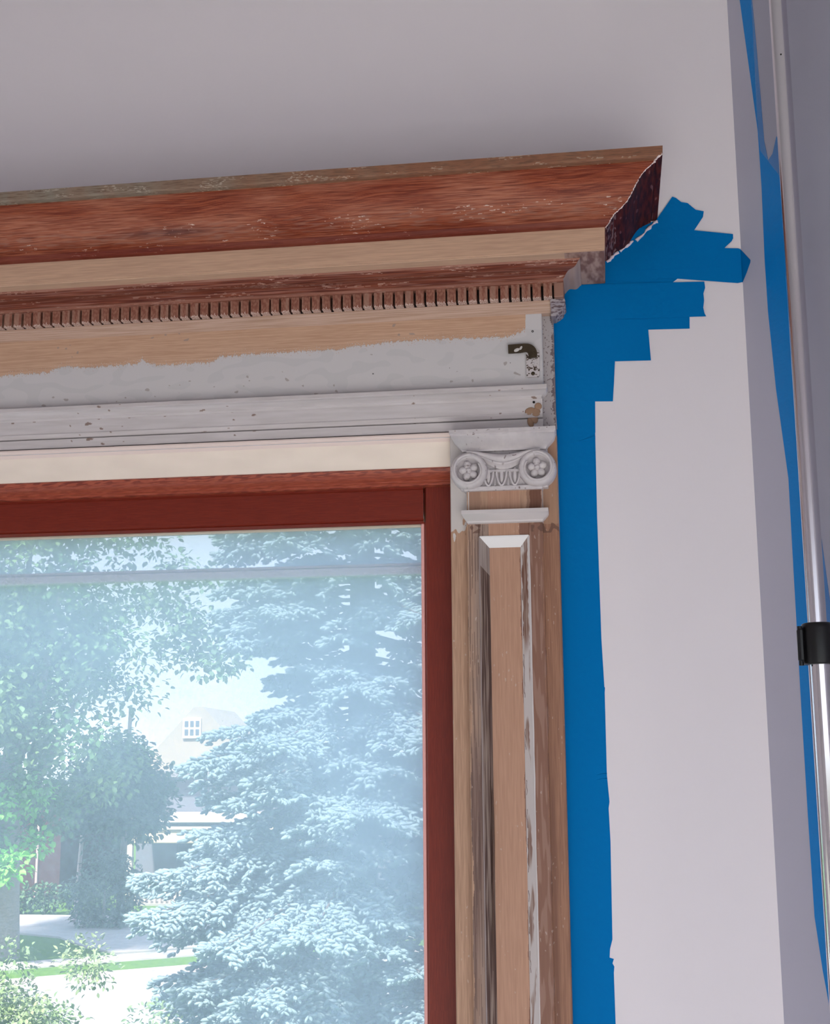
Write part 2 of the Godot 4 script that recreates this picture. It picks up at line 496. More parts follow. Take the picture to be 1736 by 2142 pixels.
func cornice() -> void:
	var t := thing("trim_1", "partly stripped wooden window cornice with red-brown crown and toothed dentil course", "cornice", Vector3.ZERO, "", "structure")
	var xl := -2995.0
	# u: one texture width is 1.05 m of moulding, starting at x = -0.95 m
	var us := 1.0 / 1.05
	var uo := 0.95
	var crown := [[755, 198, 86, -1], [754, 200, 86, -1], [743, 200, 85.5, -1], [741, 197, 80, -1], [741, 190, 77, -1], [738, 190, 76, 2]]
	crown += bow([738, 190, 76], [697, 134, 25], -4.0, 12, 2, true)
	crown += [[697, 134, 25, -1], [694, 134, 24, -1], [692.5, 130, 21, -1], [689, 128, 19, -1], [687, 126, 17, -1], [686, 120, 14, -1]]
	var la := arc_len(crown)
	var face := wood_run(2048, 160, func(x, y):
		var xm: float = x * 0.5127 - 950.0
		var v: float = y / 160.0
		var warp := 2.5 * n2(xm * 0.01, 3.0)
		var g := fbm(xm * 0.005, y * 0.30 + warp) * 0.9 + n2(xm * 0.025, y * 0.75) * 0.40
		var c := Color(0.63, 0.325, 0.21).lerp(Color(0.46, 0.19, 0.125), clampf(0.5 + g * 0.9, 0, 1))
		var pale := smoothstep(-0.15, 0.55, n2(xm * 0.0045 + 9.0, v * 1.6) + 0.12 + 0.35 * smoothstep(-350.0, -850.0, xm))
		pale = maxf(pale * 0.7, 0.75 * exp(-pow((xm + 165.0) / 38.0, 2.0) - pow((v - 0.40) / 0.22, 2.0)))
		pale = maxf(pale, 0.65 * exp(-pow((xm + 420.0) / 35.0, 2.0) - pow((v - 0.36) / 0.15, 2.0)))
		c = c.lerp(Color(0.72, 0.48, 0.39), clampf(pale * (0.75 + 0.8 * fbm(xm * 0.014, y * 0.40)), 0, 0.85))
		var purple := exp(-pow((xm + 560.0) / 60.0, 2.0) - pow((v - 0.68) / 0.05, 2.0))
		c = c.lerp(Color(0.33, 0.20, 0.20), purple * 0.8)
		# milky residue low on the face
		var milk := smoothstep(0.05, 0.5, n2(xm * 0.03, y * 0.14 + 50.0)) * smoothstep(0.52, 0.66, v) * smoothstep(0.86, 0.8, v)
		c = c.lerp(Color(0.62, 0.45, 0.40), milk * 0.55)
		var fl := n2(xm * 0.075, y * 0.22 + 200.0) + 0.25 * n2(xm * 0.3, y * 0.5)
		var where := n2(xm * 0.012 + 19.0, v * 2.5)
		if where > 0.22 and fl > 0.62 and v > 0.58 and v < 0.95: c = c.lerp(Color(0.86, 0.78, 0.74), smoothstep(0.62, 0.8, fl))
		var streak := n2(xm * 0.018, y * 0.95 + 400.0)
		c = c.lerp(Color(0.72, 0.46, 0.36) if streak > 0 else Color(0.33, 0.12, 0.08), 0.55 * smoothstep(0.25, 0.75, absf(streak)))
		if v < 0.21:
			var grey := smoothstep(-150.0, -700.0, xm) * 0.8 + 0.3 * fbm(xm * 0.02, 5.0)
			c = Color(0.57, 0.39, 0.30).lerp(Color(0.56, 0.52, 0.47), clampf(grey, 0, 1)).lerp(Color(0.38, 0.28, 0.23), clampf(fbm(xm * 0.03, y * 0.5) * 1.2, 0, 0.7))
			if fleck(xm * 0.12, y * 0.4, 0.4): c = c.lerp(Color(0.80, 0.74, 0.68), 0.6)
		if v > 0.88: c = c.lerp(Color(0.36, 0.11, 0.08), 0.55)
		return c)
	var dark := wood_run(256, 256, func(x, y):
		var g := fbm(x * 0.02, y * 0.06)
		var c := Color(0.36, 0.14, 0.11).lerp(Color(0.21, 0.09, 0.10), clampf(0.5 + g * 1.3, 0, 1))
		if y > 205 and n2(x * 0.05, y * 0.09) > 0.18: c = c.lerp(Color(0.70, 0.62, 0.63), 0.6)
		if n2(x * 0.03, y * 0.05 + 9) > 0.74: c = c.lerp(Color(0.66, 0.5, 0.5), 0.5)
		return c)
	dark.roughness = 0.5
	dark.metallic_specular = 0.2
	part("crown_face", rail(crown, xl, true, false, us, uo, 1.0 / la), face, t, "red-brown crown moulding with worn stain and paint residue")
	part("crown_return", rail(crown, xl, false, true, 4.0, 0, 1.0 / la), dark, t, "dark varnished end return of the crown")
	# ragged caulk along the mitre and the wall end of the return
	var b := MB.new()
	var white := mat(shown(205, 190, 190, 0.7), 0.7)
	var path := []
	var rad := []
	for i in range(2, crown.size()):
		var p: Array = crown[i]
		var q: Array = crown[mini(i + 1, crown.size() - 1)]
		for k in 4:
			var f := k / 4.0
			path.append(mm(lerpf(p[2], q[2], f) + rng.randf_range(-0.5, 0.6), lerpf(p[0], q[0], f), lerpf(p[1], q[1], f) + rng.randf_range(-0.4, 0.3)))
			rad.append(0.001 * maxf(0.15, rng.randf_range(0.2, 1.0) + (1.4 if i < 6 else 0.0) * rng.randf()))
	b.tube(path, rad, 6)
	part("caulk_line", b.mesh(), white, t, "chipped white paint along the mitre")
	b = MB.new()
	for seg in [[[741, 85], [735, 78]], [[735, 78], [714, 56]], [[714, 52], [700, 34]], [[699, 30], [686, 16]]]:
		var pts := []
		var rr := []
		for k in 7:
			var f := k / 6.0
			pts.append(mm(lerpf(seg[0][1], seg[1][1], f) + rng.randf_range(-1.2, 1.2), lerpf(seg[0][0], seg[1][0], f) - 1.0, 2.0))
			rr.append(0.001 * rng.randf_range(0.8, 3.2))
		b.tube(pts, rr, 6)
	part("caulk_line", b.mesh(), mat(shown(190, 175, 185, 0.6), 0.7), t, "lumpy filler where the return meets the wall")
	# fascia and soffit of bare wood
	var bare := wood_run(1024, 64, func(x, y):
		var xm: float = x * 1.025 - 950.0
		var g := fbm(xm * 0.006, y * 0.5) + 0.5 * n2(xm * 0.03, y * 1.1)
		return Color(0.83, 0.685, 0.585).lerp(Color(0.755, 0.615, 0.525), clampf(0.5 + g * 0.8, 0, 1)))
	var fascia := [[686, 120, 13, -1], [657.5, 120, 12, -1], [656.5, 118.8, 11.5, -1], [656, 119.4, 12, -1], [655, 118, 11.5, -1], [655, 92, 11.5, -1]]
	part("fascia", rail(fascia, xl, true, false, us, uo, 12.0), bare, t, "bare tan fascia board")
	var scraped := wood_run(256, 256, func(x, y):
		var g := fbm(x * 0.012, y * 0.009)
		return Color(0.72, 0.60, 0.55).lerp(Color(0.52, 0.38, 0.34), clampf(0.5 + 1.6 * g, 0, 1)))
	part("fascia_return", rail(fascia, xl, false, true, 6.0, 0, 16.0), scraped, t)
	b = MB.new()
	b.quad(mm(-40, 654.8, 118), mm(11.5, 654.8, 118), mm(11.5, 654.8, 0), mm(-40, 654.8, 0), Vector3.DOWN, Vector2(0, 0), Vector2(1, 0), Vector2(1, 1), Vector2(0, 1))
	part("soffit", b.mesh(), scraped, t, "scraped soffit at the right end of the cornice")
	# bed mould
	var bed := [[655, 99, -20, -1], [653, 98, -21, -1], [652, 95, -23, 3]]
	bed += bow([652, 95, -23], [644.5, 64, -41], 2.0, 8, 3, true)
	bed += [[644.5, 64, -41, -1], [643, 63, -42, -1], [642, 58, -44, -1], [640, 56, -44, -1]]
	var lb := arc_len(bed)
	var bedm := wood_run(2048, 64, func(x, y):
		var xm: float = x * 0.5127 - 950.0
		var v: float = y / 64.0
		var g := fbm(xm * 0.006, y * 0.34) + 0.5 * n2(xm * 0.02, y * 0.8)
		var c := Color(0.55, 0.30, 0.22).lerp(Color(0.36, 0.16, 0.12), clampf(0.45 + g * 1.1, 0, 1))
		var pale := smoothstep(0.0, 0.5, n2(xm * 0.01 + 40.0, y * 0.2))
		c = c.lerp(Color(0.64, 0.47, 0.43), pale * 0.55)
		if fleck(xm * 0.07, y * 0.45 + 70.0, 0.45): c = c.lerp(Color(0.86, 0.75, 0.70), 0.7)
		if v > 0.86 or v < 0.07: c = c.lerp(Color(0.70, 0.52, 0.46), 0.6)
		return c)
	part("bed_mould", rail(bed, xl, true, false, us, uo, 1.0 / lb), bedm, t, "brown bed moulding with streaks of old paint")
	part("bed_mould_return", rail(bed, xl, false, true, 6, 0, 1.0 / lb), mat(shown(135, 115, 108, 0.55), 0.6), t)
	# dentil course: every tooth by itself
	var back := mat(Color(0.10, 0.05, 0.045), 0.9)  # near-black colour paints in the shade of the slots
	part("dentil_backing", boxes([[mm(xl, 619, 0), mm(-53, 641, 43.5)]]), back, t, "strip behind the dentils, painted dark as slot shade")
	var tooth_mats := []
	for k in 6:
		var sd := k * 37.0
		tooth_mats.append(wood_run(48, 48, func(x, y):
			var g := fbm(x * 0.06 + sd, y * 0.09)
			var c := Color(0.64, 0.45, 0.385).lerp(Color(0.53, 0.33, 0.275), clampf(0.5 + g * 1.3, 0, 1))
			c = c.lerp(Color(0.68, 0.55, 0.49), clampf(0.7 * n2(sd, x * 0.03) + 0.1, 0, 0.6))
			if y > 33 + 4.0 * n2(x * 0.1, sd): c = Color(0.86, 0.78, 0.75).lerp(c, clampf(0.3 + n2(x * 0.2, y * 0.2 + sd), 0, 0.8))
			return c))
	var tooth_mesh := []
	for k in 4:
		var m := MB.new()
		var wd := 0.0110 + 0.0003 * (k % 3)
		# face, underside and flanks; v runs down the face and on under the tooth
		var prof := [[0.0205, 0.0005], [0.020, 0.0115], [0.0008, 0.0115], [0.0, 0.0107], [0.0, 0.0]]
		var vv := [0.0, 0.15, 0.72, 0.76, 1.0]
		for i in 4:
			var p: Array = prof[i]
			var q: Array = prof[i + 1]
			m.quad(Vector3(0, p[0], p[1]), Vector3(wd, p[0], p[1]), Vector3(wd, q[0], q[1]), Vector3(0, q[0], q[1]), Vector3(0, q[1] - p[1], p[0] - q[0]), Vector2(0, vv[i]), Vector2(1, vv[i]), Vector2(1, vv[i + 1]), Vector2(0, vv[i + 1]))
		for s in [0.0, wd]:
			m.quad(Vector3(s, 0.0205, 0.0005), Vector3(s, 0.0, 0.0), Vector3(s, 0.0, 0.0107), Vector3(s, 0.020, 0.0115), Vector3(s - wd / 2, 0, 0), Vector2(0, 0), Vector2(0, 0.7), Vector2(0.3, 0.7), Vector2(0.3, 0))
		tooth_mesh.append(m.mesh())
	var x := -70.4
	for k in 204:
		var o := part("dentil", tooth_mesh[rng.randi() % 4], tooth_mats[rng.randi() % 6], t)
		o.position = mm(x + rng.randf_range(-0.25, 0.25), 619.5 + rng.randf_range(-0.25, 0.25), 43.4)
		x -= 14.32
	var o := part("dentil", boxes([[mm(-56.4, 619.5, 20), mm(-43.5, 640, 55)]], 0.001), mat(Color(0.62, 0.46, 0.40), 0.6), t, "end dentil at the cornice corner")
	# cap line over the dentils and sub-moulding under them
	part("dentil_fillet", rail([[642.5, 57, -43.5, -1], [640.2, 57.4, -43.5, -1], [639.5, 55, -44, -1]], xl, true, true, us, uo, 20.0), bedm, t)
	var cream := wood_run(1024, 64, func(xx, y):
		var xm: float = xx * 1.025 - 950.0
		var g := fbm(xm * 0.008, y * 0.3)
		return Color(0.80, 0.68, 0.62).lerp(Color(0.70, 0.57, 0.49), clampf(0.35 + g * 1.2, 0, 1)))
	var sub := [[619.4, 43.6, -50, -1], [617.5, 43.6, -50, 4], [615.5, 42.8, -52, 4], [614.5, 40, -55, -1], [613, 39.5, -56, 5], [610.5, 37, -59, 5], [608, 33.5, -61, -1], [606, 31, -62, -1]]
	part("sub_mould", rail(sub, xl, true, false, us, uo, 30.0), cream, t, "cream moulding under the dentils")
	var chipped := wood_run(128, 128, func(xx, y):
		return Color(0.66, 0.62, 0.64).lerp(Color(0.42, 0.35, 0.37), smoothstep(-0.1, 0.35, fbm(xx * 0.08, y * 0.08))))
	var subr := [[619.6, 47, -43, -1], [616, 46, -42, 4], [613, 43, -44, 4], [612, 40, -47, 4], [610, 40, -45, 5], [607, 36, -47, 5], [603, 33, -53, -1], [601, 31, -56, -1]]
	part("sub_mould_return", rail(subr, -62, true, true, 8, 0, 20.0), chipped, t, "chipped carved end of the moulding")


# ---------------------------------------------------------------- frieze, architrave
func frieze_and_architrave() -> void:
	var xl := -2995.0
	var t := thing("trim_2", "flat frieze board, bare tan wood above and ragged white paint below", "frieze board", Vector3.ZERO, "", "structure")
	var edge := [Vector2(-960, 555), Vector2(-843, 557), Vector2(-772, 559), Vector2(-749, 566), Vector2(-715, 563), Vector2(-638, 565), Vector2(-634, 573), Vector2(-628, 566), Vector2(-610, 561), Vector2(-535, 561.5), Vector2(-521, 569), Vector2(-466, 570.5), Vector2(-358, 571), Vector2(-318, 574.5), Vector2(-270, 578), Vector2(-200, 577.6), Vector2(-122, 576), Vector2(-103, 582), Vector2(-97, 586), Vector2(-96, 609), Vector2(-88, 613), Vector2(-70, 614)]
	var fm := textured(paint(2048, 256, func(x, y):
		var xm: float = -960.0 + x * 0.4346
		var ym: float = 614.0 - y * 0.4375
		var e := 555.0
		for i in edge.size() - 1:
			if xm >= edge[i].x and xm <= edge[i + 1].x:
				e = lerpf(edge[i].y, edge[i + 1].y, (xm - edge[i].x) / (edge[i + 1].x - edge[i].x))
		e += 1.6 * n2(xm * 0.12, 3.0) + 1.6 * n2(xm * 0.45, 8.0)
		var g := fbm(xm * 0.008, ym * 0.35) + 0.4 * n2(xm * 0.04, ym * 0.9)
		var wood := Color(0.83, 0.685, 0.585).lerp(Color(0.76, 0.605, 0.505), clampf(0.5 + g * 0.8, 0, 1))
		var white := Color(0.82, 0.805, 0.815)
		if n2(xm * 0.02 + 7.0, ym * 0.05) > 0.3: white = Color(0.80, 0.79, 0.80)
		var k := smoothstep(-0.4, 0.6, e - ym)
		# flecks either side of the ragged edge
		if absf(e - ym) < 7.0 and n2(xm * 0.5, ym * 0.5) > 0.52 + 0.05 * absf(e - ym): k = 1.0 - k
		var c := wood.lerp(white, k)
		if k > 0.4 and k < 1.0: c = c.lerp(Color(0.5, 0.4, 0.36), 0.35)
		if fleck(xm * 0.07, ym * 0.10 + 300.0, 0.80): c = c.lerp(Color(0.60, 0.55, 0.54), 0.6)
		return c), 0.55, 0.4)
	var b := MB.new()
	b.quad(mm(-960, 614, 30), mm(-75.5, 614, 30), mm(-75.5, 502, 30), mm(-960, 502, 30), Vector3(0, 0, 1), Vector2(0, 0), Vector2(0.994, 0), Vector2(0.994, 1), Vector2(0, 1))
	b.quad(mm(xl, 614, 30), mm(-960, 614, 30), mm(-960, 502, 30), mm(xl, 502, 30), Vector3(0, 0, 1), Vector2(-2.29, 0), Vector2(0, 0), Vector2(0, 1), Vector2(-2.29, 1))
	b.quad(mm(-75.5, 614, 30), mm(-74.5, 614, 29), mm(-74.5, 502, 29), mm(-75.5, 502, 30), Vector3(1, 0, 1), Vector2(0.99, 0), Vector2(1, 0), Vector2(1, 1), Vector2(0.99, 1))
	b.quad(mm(-74.5, 614, 29), mm(-74.5, 614, 0), mm(-74.5, 502, 0), mm(-74.5, 502, 29), Vector3(1, 0, 0), Vector2(0.99, 0), Vector2(1, 0), Vector2(1, 1), Vector2(0.99, 1))
	b.quad(mm(xl, 502, 30), mm(-75, 502, 30), mm(-75, 502, 0), mm(xl, 502, 0), Vector3.DOWN)
	part("board", b.mesh(), fm, t)
	var gp := textured(paint(64, 512, func(x, y):
		var c := Color(0.70, 0.665, 0.675)
		var e: float = x - 58.0 + 8.0 * n2(1.0, y * 0.02) + 5.0 * n2(5.0, y * 0.1)
		if e > 0.0: c = Color(0.45, 0.40, 0.42)
		if n2(x * 0.1, y * 0.07) > 0.62: c = Color(0.50, 0.45, 0.45)
		return c), 0.6, 0.4)
	b = MB.new()
	b.quad(mm(-80, 612, 18), mm(-60.5, 612, 18), mm(-60.5, 440, 18), mm(-80, 440, 18), Vector3(0, 0, 1), Vector2(0, 0), Vector2(1, 0), Vector2(1, 1), Vector2(0, 1))
	b.quad(mm(-60.5, 612, 18), mm(-59.5, 612, 17), mm(-59.5, 440, 17), mm(-60.5, 440, 18), Vector3(1, 0, 1), Vector2(1, 0), Vector2(1, 0), Vector2(1, 1), Vector2(1, 1))
	b.quad(mm(-59.5, 612, 17), mm(-59.5, 612, 0), mm(-59.5, 440, 0), mm(-59.5, 440, 17), Vector3(1, 0, 0), Vector2(1, 0), Vector2(1, 0), Vector2(1, 1), Vector2(1, 1))
	part("backing_board", b.mesh(), gp, t, "narrow grey-painted edge board with chipped paint")
	var hole := mat(Color(0.05, 0.03, 0.03), 0.9)
	for h in [[-87.8, 608.0, 1.5], [-87.2, 581.6, 1.6], [-305, 533, 1.0], [-118, 539, 0.6], [-200, 536, 0.5]]:
		b = MB.new()
		b.lathe(mm(h[0], h[1], 29.5), Vector3(0, 0, 1), [[h[2] * 0.001, 0.0], [h[2] * 0.001, 0.0007], [h[2] * 0.0006, 0.0006], [0.0, 0.0003]], 10)
		part("nail_hole", b.mesh(), hole, t, "small dark nail hole")
	# architrave
	var a := thing("trim_3", "white-painted stepped architrave running above the window to the capital", "architrave", Vector3.ZERO, "", "structure")
	var wp := textured(paint(1024, 128, func(x, y):
		var c := Color(0.84, 0.81, 0.82)
		c = c.lerp(Color(0.80, 0.77, 0.775), clampf(0.5 + fbm(x * 0.01, y * 0.1), 0, 1))
		if fleck(x * 0.06, y * 0.12, 0.72): c = Color(0.56, 0.48, 0.45)
		return c), 0.42, 0.45)
	var us := 1.0 / 1.05
	var am := [[504, 33, -70, -1], [503, 45, -69.5, -1], [498, 45.5, -69.5, -1], [497, 43.5, -70.5, 2], [494, 43, -71.5, 2], [491.5, 39, -75, 2], [489.5, 37.5, -76.5, -1], [488.5, 37.5, -77, -1], [486, 34.5, -77.5, -1]]
	part("cap_moulding", rail(am, xl, true, true, us, 0.95, 8.0), wp, a, "white cap moulding with chipped spots")
	part("fascia", rail([[487, 33, -76.5, -1], [467.5, 33, -76.5, -1], [467, 34.2, -76.5, -1], [466, 34.2, -76.5, -1], [462.2, 29.5, -76.5, -1], [462.2, 20, -76.5, -1]], xl, true, true, us, 0.95, 8.0), wp, a)
	part("fascia", rail([[461, 20, -76.5, -1], [461, 26, -76.5, -1], [448.6, 26, -76.5, -1], [448.6, 20, -76.5, -1], [447.2, 20, -76.5, -1], [447.2, 26, -76.5, -1], [440, 26, -76.5, -1]], xl, true, true, us, 0.95, 8.0), wp, a)
	part("bed_bead", rail([[447, 27, -196, -1], [446, 31, -196, 1], [444, 32, -196, 1], [442, 30, -196, 1], [441, 26, -196, -1], [439, 25, -196, 2], [436.5, 22, -196, 2], [435.5, 17, -196, -1]], xl, true, false, us, 0.95, 8.0), mat(shown(198, 180, 175, 0.62), 0.45), a)
	var cm := textured(paint(512, 32, func(x, y): return Color(0.985, 0.925, 0.875).lerp(Color(0.96, 0.90, 0.85), clampf(0.5 + fbm(x * 0.02, y * 0.1), 0, 1))), 0.45, 0.45)
	part("casing", rail([[437, 21, -196, -1], [404.5, 12.5, -196, -1], [403.5, 11.5, -196, -1], [403.5, -10, -196, -1]], xl, true, false, us, 0.95, 8.0), cm, a, "cream-painted head casing above the red sash")
	# old glue blot with a nail hole at the right end of the fascia
	var blot := mat(shown(128, 100, 80, 0.6), 0.5)
	b = MB.new()
	for q in [[-93, 470, 7, 5], [-85, 468, 6, 6], [-88, 462, 5, 8], [-82, 476, 5, 5], [-93, 456, 4, 7]]:
		b.ball(mm(q[0], q[1], 33.6 if q[1] > 463 else 27.4), Vector3(q[2], q[3], 1.2) * 0.001, 0.3, 12, 6)
	part("glue_blot", b.mesh(), blot, a, "brown glue blot")
	b = MB.new()
	b.lathe(mm(-87.5, 481.8, 33.6), Vector3(0, 0, 1), [[0.0017, 0.0], [0.0017, 0.0007], [0.001, 0.0006], [0.0, 0.0003]], 10)
	part("nail_hole", b.mesh(), hole, a, "small dark nail hole")


# ---------------------------------------------------------------- pilaster
func pilaster() -> void:
	var t := thing("trim_4", "stripped wooden pilaster with a recessed panel at the right of the window", "pilaster", Vector3.ZERO, "", "structure")
	# one texture for the whole face: 142 mm wide, from y = 445 down 780 mm
	var W := 142.0
	var H := 780.0
	var skin := textured(paint(284, 1560, func(x, y):
		var xm: float = -201.0 + x * 0.5
		var ym: float = 445.0 - y * 0.5
		var wob := 2.0 * n2(ym * 0.012, 4.0) + 0.8 * n2(ym * 0.06, 14.0)
		var g := fbm(xm * 0.30, ym * 0.010) + 0.45 * n2(xm * 0.9, ym * 0.03)
		var c := Color(0.77, 0.625, 0.53).lerp(Color(0.67, 0.53, 0.445), clampf(0.5 + g * 0.75, 0, 1))
		var xw := xm + wob
		if xm > -151.0 and xm < -109.0: c = c.lerp(Color(0.75, 0.56, 0.475), 0.45)
		if ym < 318.0:
			# left stile: grey, and stained dark lower down in long streaks
			if xw > -177.0 and xm < -150.0:
				c = c.lerp(Color(0.60, 0.52, 0.485), clampf(0.35 + smoothstep(-174, -163, xw) * 0.5, 0, 1))
				var low := smoothstep(70.0, -10.0, ym + 26.0 * n2(xm * 0.18, 2.0))
				low *= smoothstep(-300.0, -130.0, ym - (xm + 170.0) * 12.0) * 0.9 + 0.1
				c = c.lerp(Color(0.40, 0.30, 0.275).lerp(Color(0.55, 0.46, 0.43), clampf(0.5 + fbm(xm * 0.5, ym * 0.007), 0, 1)), low * 0.85)
				if n2(xm * 0.4, ym * 0.006 + 30.0) > 0.25: c = c.lerp(Color(0.36, 0.28, 0.26), 0.45)
			# right stile: brown stain with lighter scraped patches
			if xw > -110.0 and xw < -80.0:
				c = c.lerp(Color(0.50, 0.35, 0.30), 0.80)
				var sc := smoothstep(0.0, 0.3, n2(xm * 0.16 + 3.0, ym * 0.014))
				if xm > -98.0: c = c.lerp(Color(0.66, 0.53, 0.48), sc * 0.55)
			elif xw >= -80.0:
				c = Color(0.66, 0.49, 0.40).lerp(Color(0.58, 0.42, 0.345), clampf(0.5 + g, 0, 1))
				c = c.lerp(Color(0.50, 0.355, 0.30), 0.8 * exp(-pow((xm + 76.0) / 3.5, 2.0)) * smoothstep(60, -60, ym))
		else:
			if xw > -96.0 and xw < -81.0 and ym > 332.0: c = c.lerp(Color(0.40, 0.25, 0.20), 0.75)
			elif xw > -100.0 and xw < -96.0: c = c.lerp(Color(0.55, 0.42, 0.36), 0.6)
			elif xw > -178.0 and xw < -160.0: c = c.lerp(Color(0.64, 0.50, 0.43), 0.7)
			elif xw >= -79.0: c = c.lerp(Color(0.66, 0.51, 0.42), 0.7)
		# paint left in the corners
		var wl := n2(xm * 0.10, ym * 0.06 + 12.0) * 14.0
		if xm < -178.0 and ym > 300.0 + (xm + 201.0) * 1.1 + wl : c = Color(0.82, 0.79, 0.78)
		if absf(xm + 176.0) < 0.7 and ym > 334.0: c = Color(0.83, 0.79, 0.77)
		if absf(xm + 79.5) < 0.6 and ym > 334.0: c = Color(0.78, 0.71, 0.68)
		if ym < 320.0 and ym > 306.0 and xm > -182.0 and n2(xm * 0.09, ym * 0.10) > 0.12 and (xm < -160.0 or xm > -95.0): c = c.lerp(Color(0.42, 0.31, 0.27), 0.7)
		if fleck(xm * 0.28, ym * 0.10 + 500.0, 0.80): c = c.lerp(Color(0.80, 0.74, 0.71), 0.55)
		return c), 0.55, 0.35)
	var uvq := func(b: MB, a: Vector3, c: Vector3, d: Vector3, e: Vector3, n: Vector3) -> void:
		var f := func(p: Vector3) -> Vector2: return Vector2((p.x * 1000.0 + 201.0) / W, (445.0 - (p.y - EYE) * 1000.0) / H)
		b.quad(a, c, d, e, n, f.call(a), f.call(c), f.call(d), f.call(e))
	var block := func(b: MB, x0: float, x1: float, y0: float, y1: float, z0: float, z1: float, r: float) -> void:
		uvq.call(b, mm(x0 + r, y1 - r, z1), mm(x1 - r, y1 - r, z1), mm(x1 - r, y0 + r, z1), mm(x0 + r, y0 + r, z1), Vector3(0, 0, 1))
		uvq.call(b, mm(x1 - r, y1 - r, z1), mm(x1, y1, z1 - r), mm(x1, y0, z1 - r), mm(x1 - r, y0 + r, z1), Vector3(1, 0, 1))
		uvq.call(b, mm(x0 + r, y1 - r, z1), mm(x0, y1, z1 - r), mm(x0, y0, z1 - r), mm(x0 + r, y0 + r, z1), Vector3(-1, 0, 1))
		uvq.call(b, mm(x0 + r, y1 - r, z1), mm(x1 - r, y1 - r, z1), mm(x1, y1, z1 - r), mm(x0, y1, z1 - r), Vector3(0, 1, 1))
		uvq.call(b, mm(x0 + r, y0 + r, z1), mm(x1 - r, y0 + r, z1), mm(x1, y0, z1 - r), mm(x0, y0, z1 - r), Vector3(0, -1, 1))
		uvq.call(b, mm(x1, y1, z0), mm(x1, y1, z1 - r), mm(x1, y0, z1 - r), mm(x1, y0, z0), Vector3(1, 0, 0))
		uvq.call(b, mm(x0, y1, z0), mm(x0, y1, z1 - r), mm(x0, y0, z1 - r), mm(x0, y0, z0), Vector3(-1, 0, 0))
		uvq.call(b, mm(x0, y1, z0), mm(x1, y1, z0), mm(x1, y1, z1 - r), mm(x0, y1, z1 - r), Vector3(0, 1, 0))
		uvq.call(b, mm(x0, y0, z0), mm(x1, y0, z0), mm(x1, y0, z1 - r), mm(x0, y0, z1 - r), Vector3(0, -1, 0))
	var yb := -1598.0
	var b := MB.new()
	block.call(b, -201.0, -59.0, yb, 441.0, 0.0, 30.0, 1.2)
	part("backboard", b.mesh(), skin, t, "stripped backboard of the pilaster")
	b = MB.new()
	block.call(b, -178.5, -79.5, 330.0, 366.0, 30.0, 41.0, 1.0)
	part("neck_block", b.mesh(), skin, t)
	b = MB.new()
	block.call(b, -178.5, -162.0, -1350.0, 320.0, 30.0, 42.0, 1.2)
	part("panel_stile", b.mesh(), skin, t, "left stile, stained grey and dark brown")
	b = MB.new()
	block.call(b, -98.0, -79.5, -1350.0, 320.0, 30.0, 42.0, 1.2)
	part("panel_stile", b.mesh(), skin, t, "right stile with brown stain")
	b = MB.new()
	block.call(b, -162.5, -97.5, 301.0, 320.0, 30.0, 41.6, 0.8)
	part("panel_rail", b.mesh(), skin, t)
	b = MB.new()
	block.call(b, -162.0, -98.0, -1350.0, 300.0, 29.0, 32.5, 0.2)
	part("panel", b.mesh(), skin, t, "bare recessed centre panel")
	# sloped panel mouldings
	var wt := mat(shown(205, 195, 200, 0.62), 0.45)
	b = MB.new()
	b.quad(mm(-162, 301, 42.5), mm(-98, 301, 42.5), mm(-109.5, 287.5, 33), mm(-150, 287.5, 33), Vector3(0, -1, 1))
	b.box(mm(-162, 300, 40), mm(-98, 302, 43), 0.0004)
	part("panel_moulding", b.mesh(), wt, t, "white-painted slope at the head of the panel")
	var lm := textured(paint(32, 1024, func(x, y):  # streaky brown-grey, with shade of the side turned from the window painted in
		var c := Color(0.60, 0.53, 0.49).lerp(Color(0.33, 0.25, 0.23), clampf(0.5 + 1.3 * fbm(x * 0.12, y * 0.0035) + 0.4 * n2(x * 0.3, y * 0.01) + 0.3 * smoothstep(16, 26, x), 0, 1))
		if y < 60: c = c.lerp(Color(0.78, 0.74, 0.73), 0.5)
		return c), 0.5, 0.4)
	b = MB.new()
	b.quad(mm(-162, 301, 42.5), mm(-150, 287.5, 33), mm(-150, -1350, 33), mm(-162, -1350, 42.5), Vector3(1, 0, 1), Vector2(0, 0), Vector2(1, 0), Vector2(1, 2.6), Vector2(0, 2.6))
	part("panel_moulding", b.mesh(), lm, t, "grooved slope at the left of the panel with its shade painted dark")
	var rm := textured(paint(64, 2048, func(x, y):
		var c := Color(0.85, 0.82, 0.82)
		var ym: float = 301.0 - y * 630.0 / 2048.0
		var gone := smoothstep(150.0, 190.0, ym) * smoothstep(292.0, 284.0, ym)
		gone = maxf(gone, smoothstep(0.0, 0.35, n2(x * 0.015 + 4.0, ym * 0.009)) * 0.75)
		var lo: float = 8.0 + 5.0 * n2(ym * 0.07, 2.0)
		var hi: float = 52.0 - 14.0 * smoothstep(-0.2, 0.5, n2(ym * 0.012, 7.0)) + 4.0 * n2(ym * 0.09, 5.0)
		gone *= smoothstep(lo, lo + 3.0, x) * smoothstep(hi, hi - 3.0, x)
		var w := Color(0.50, 0.36, 0.31).lerp(Color(0.66, 0.57, 0.53), clampf(0.5 + 1.3 * n2(x * 0.07, ym * 0.02), 0, 1))
		if absf(x - lo) < 1.5 and n2(ym * 0.03, 20.0) > 0.1: c = Color(0.35, 0.22, 0.18)
		return c.lerp(w, gone)), 0.45, 0.4)
	b = MB.new()
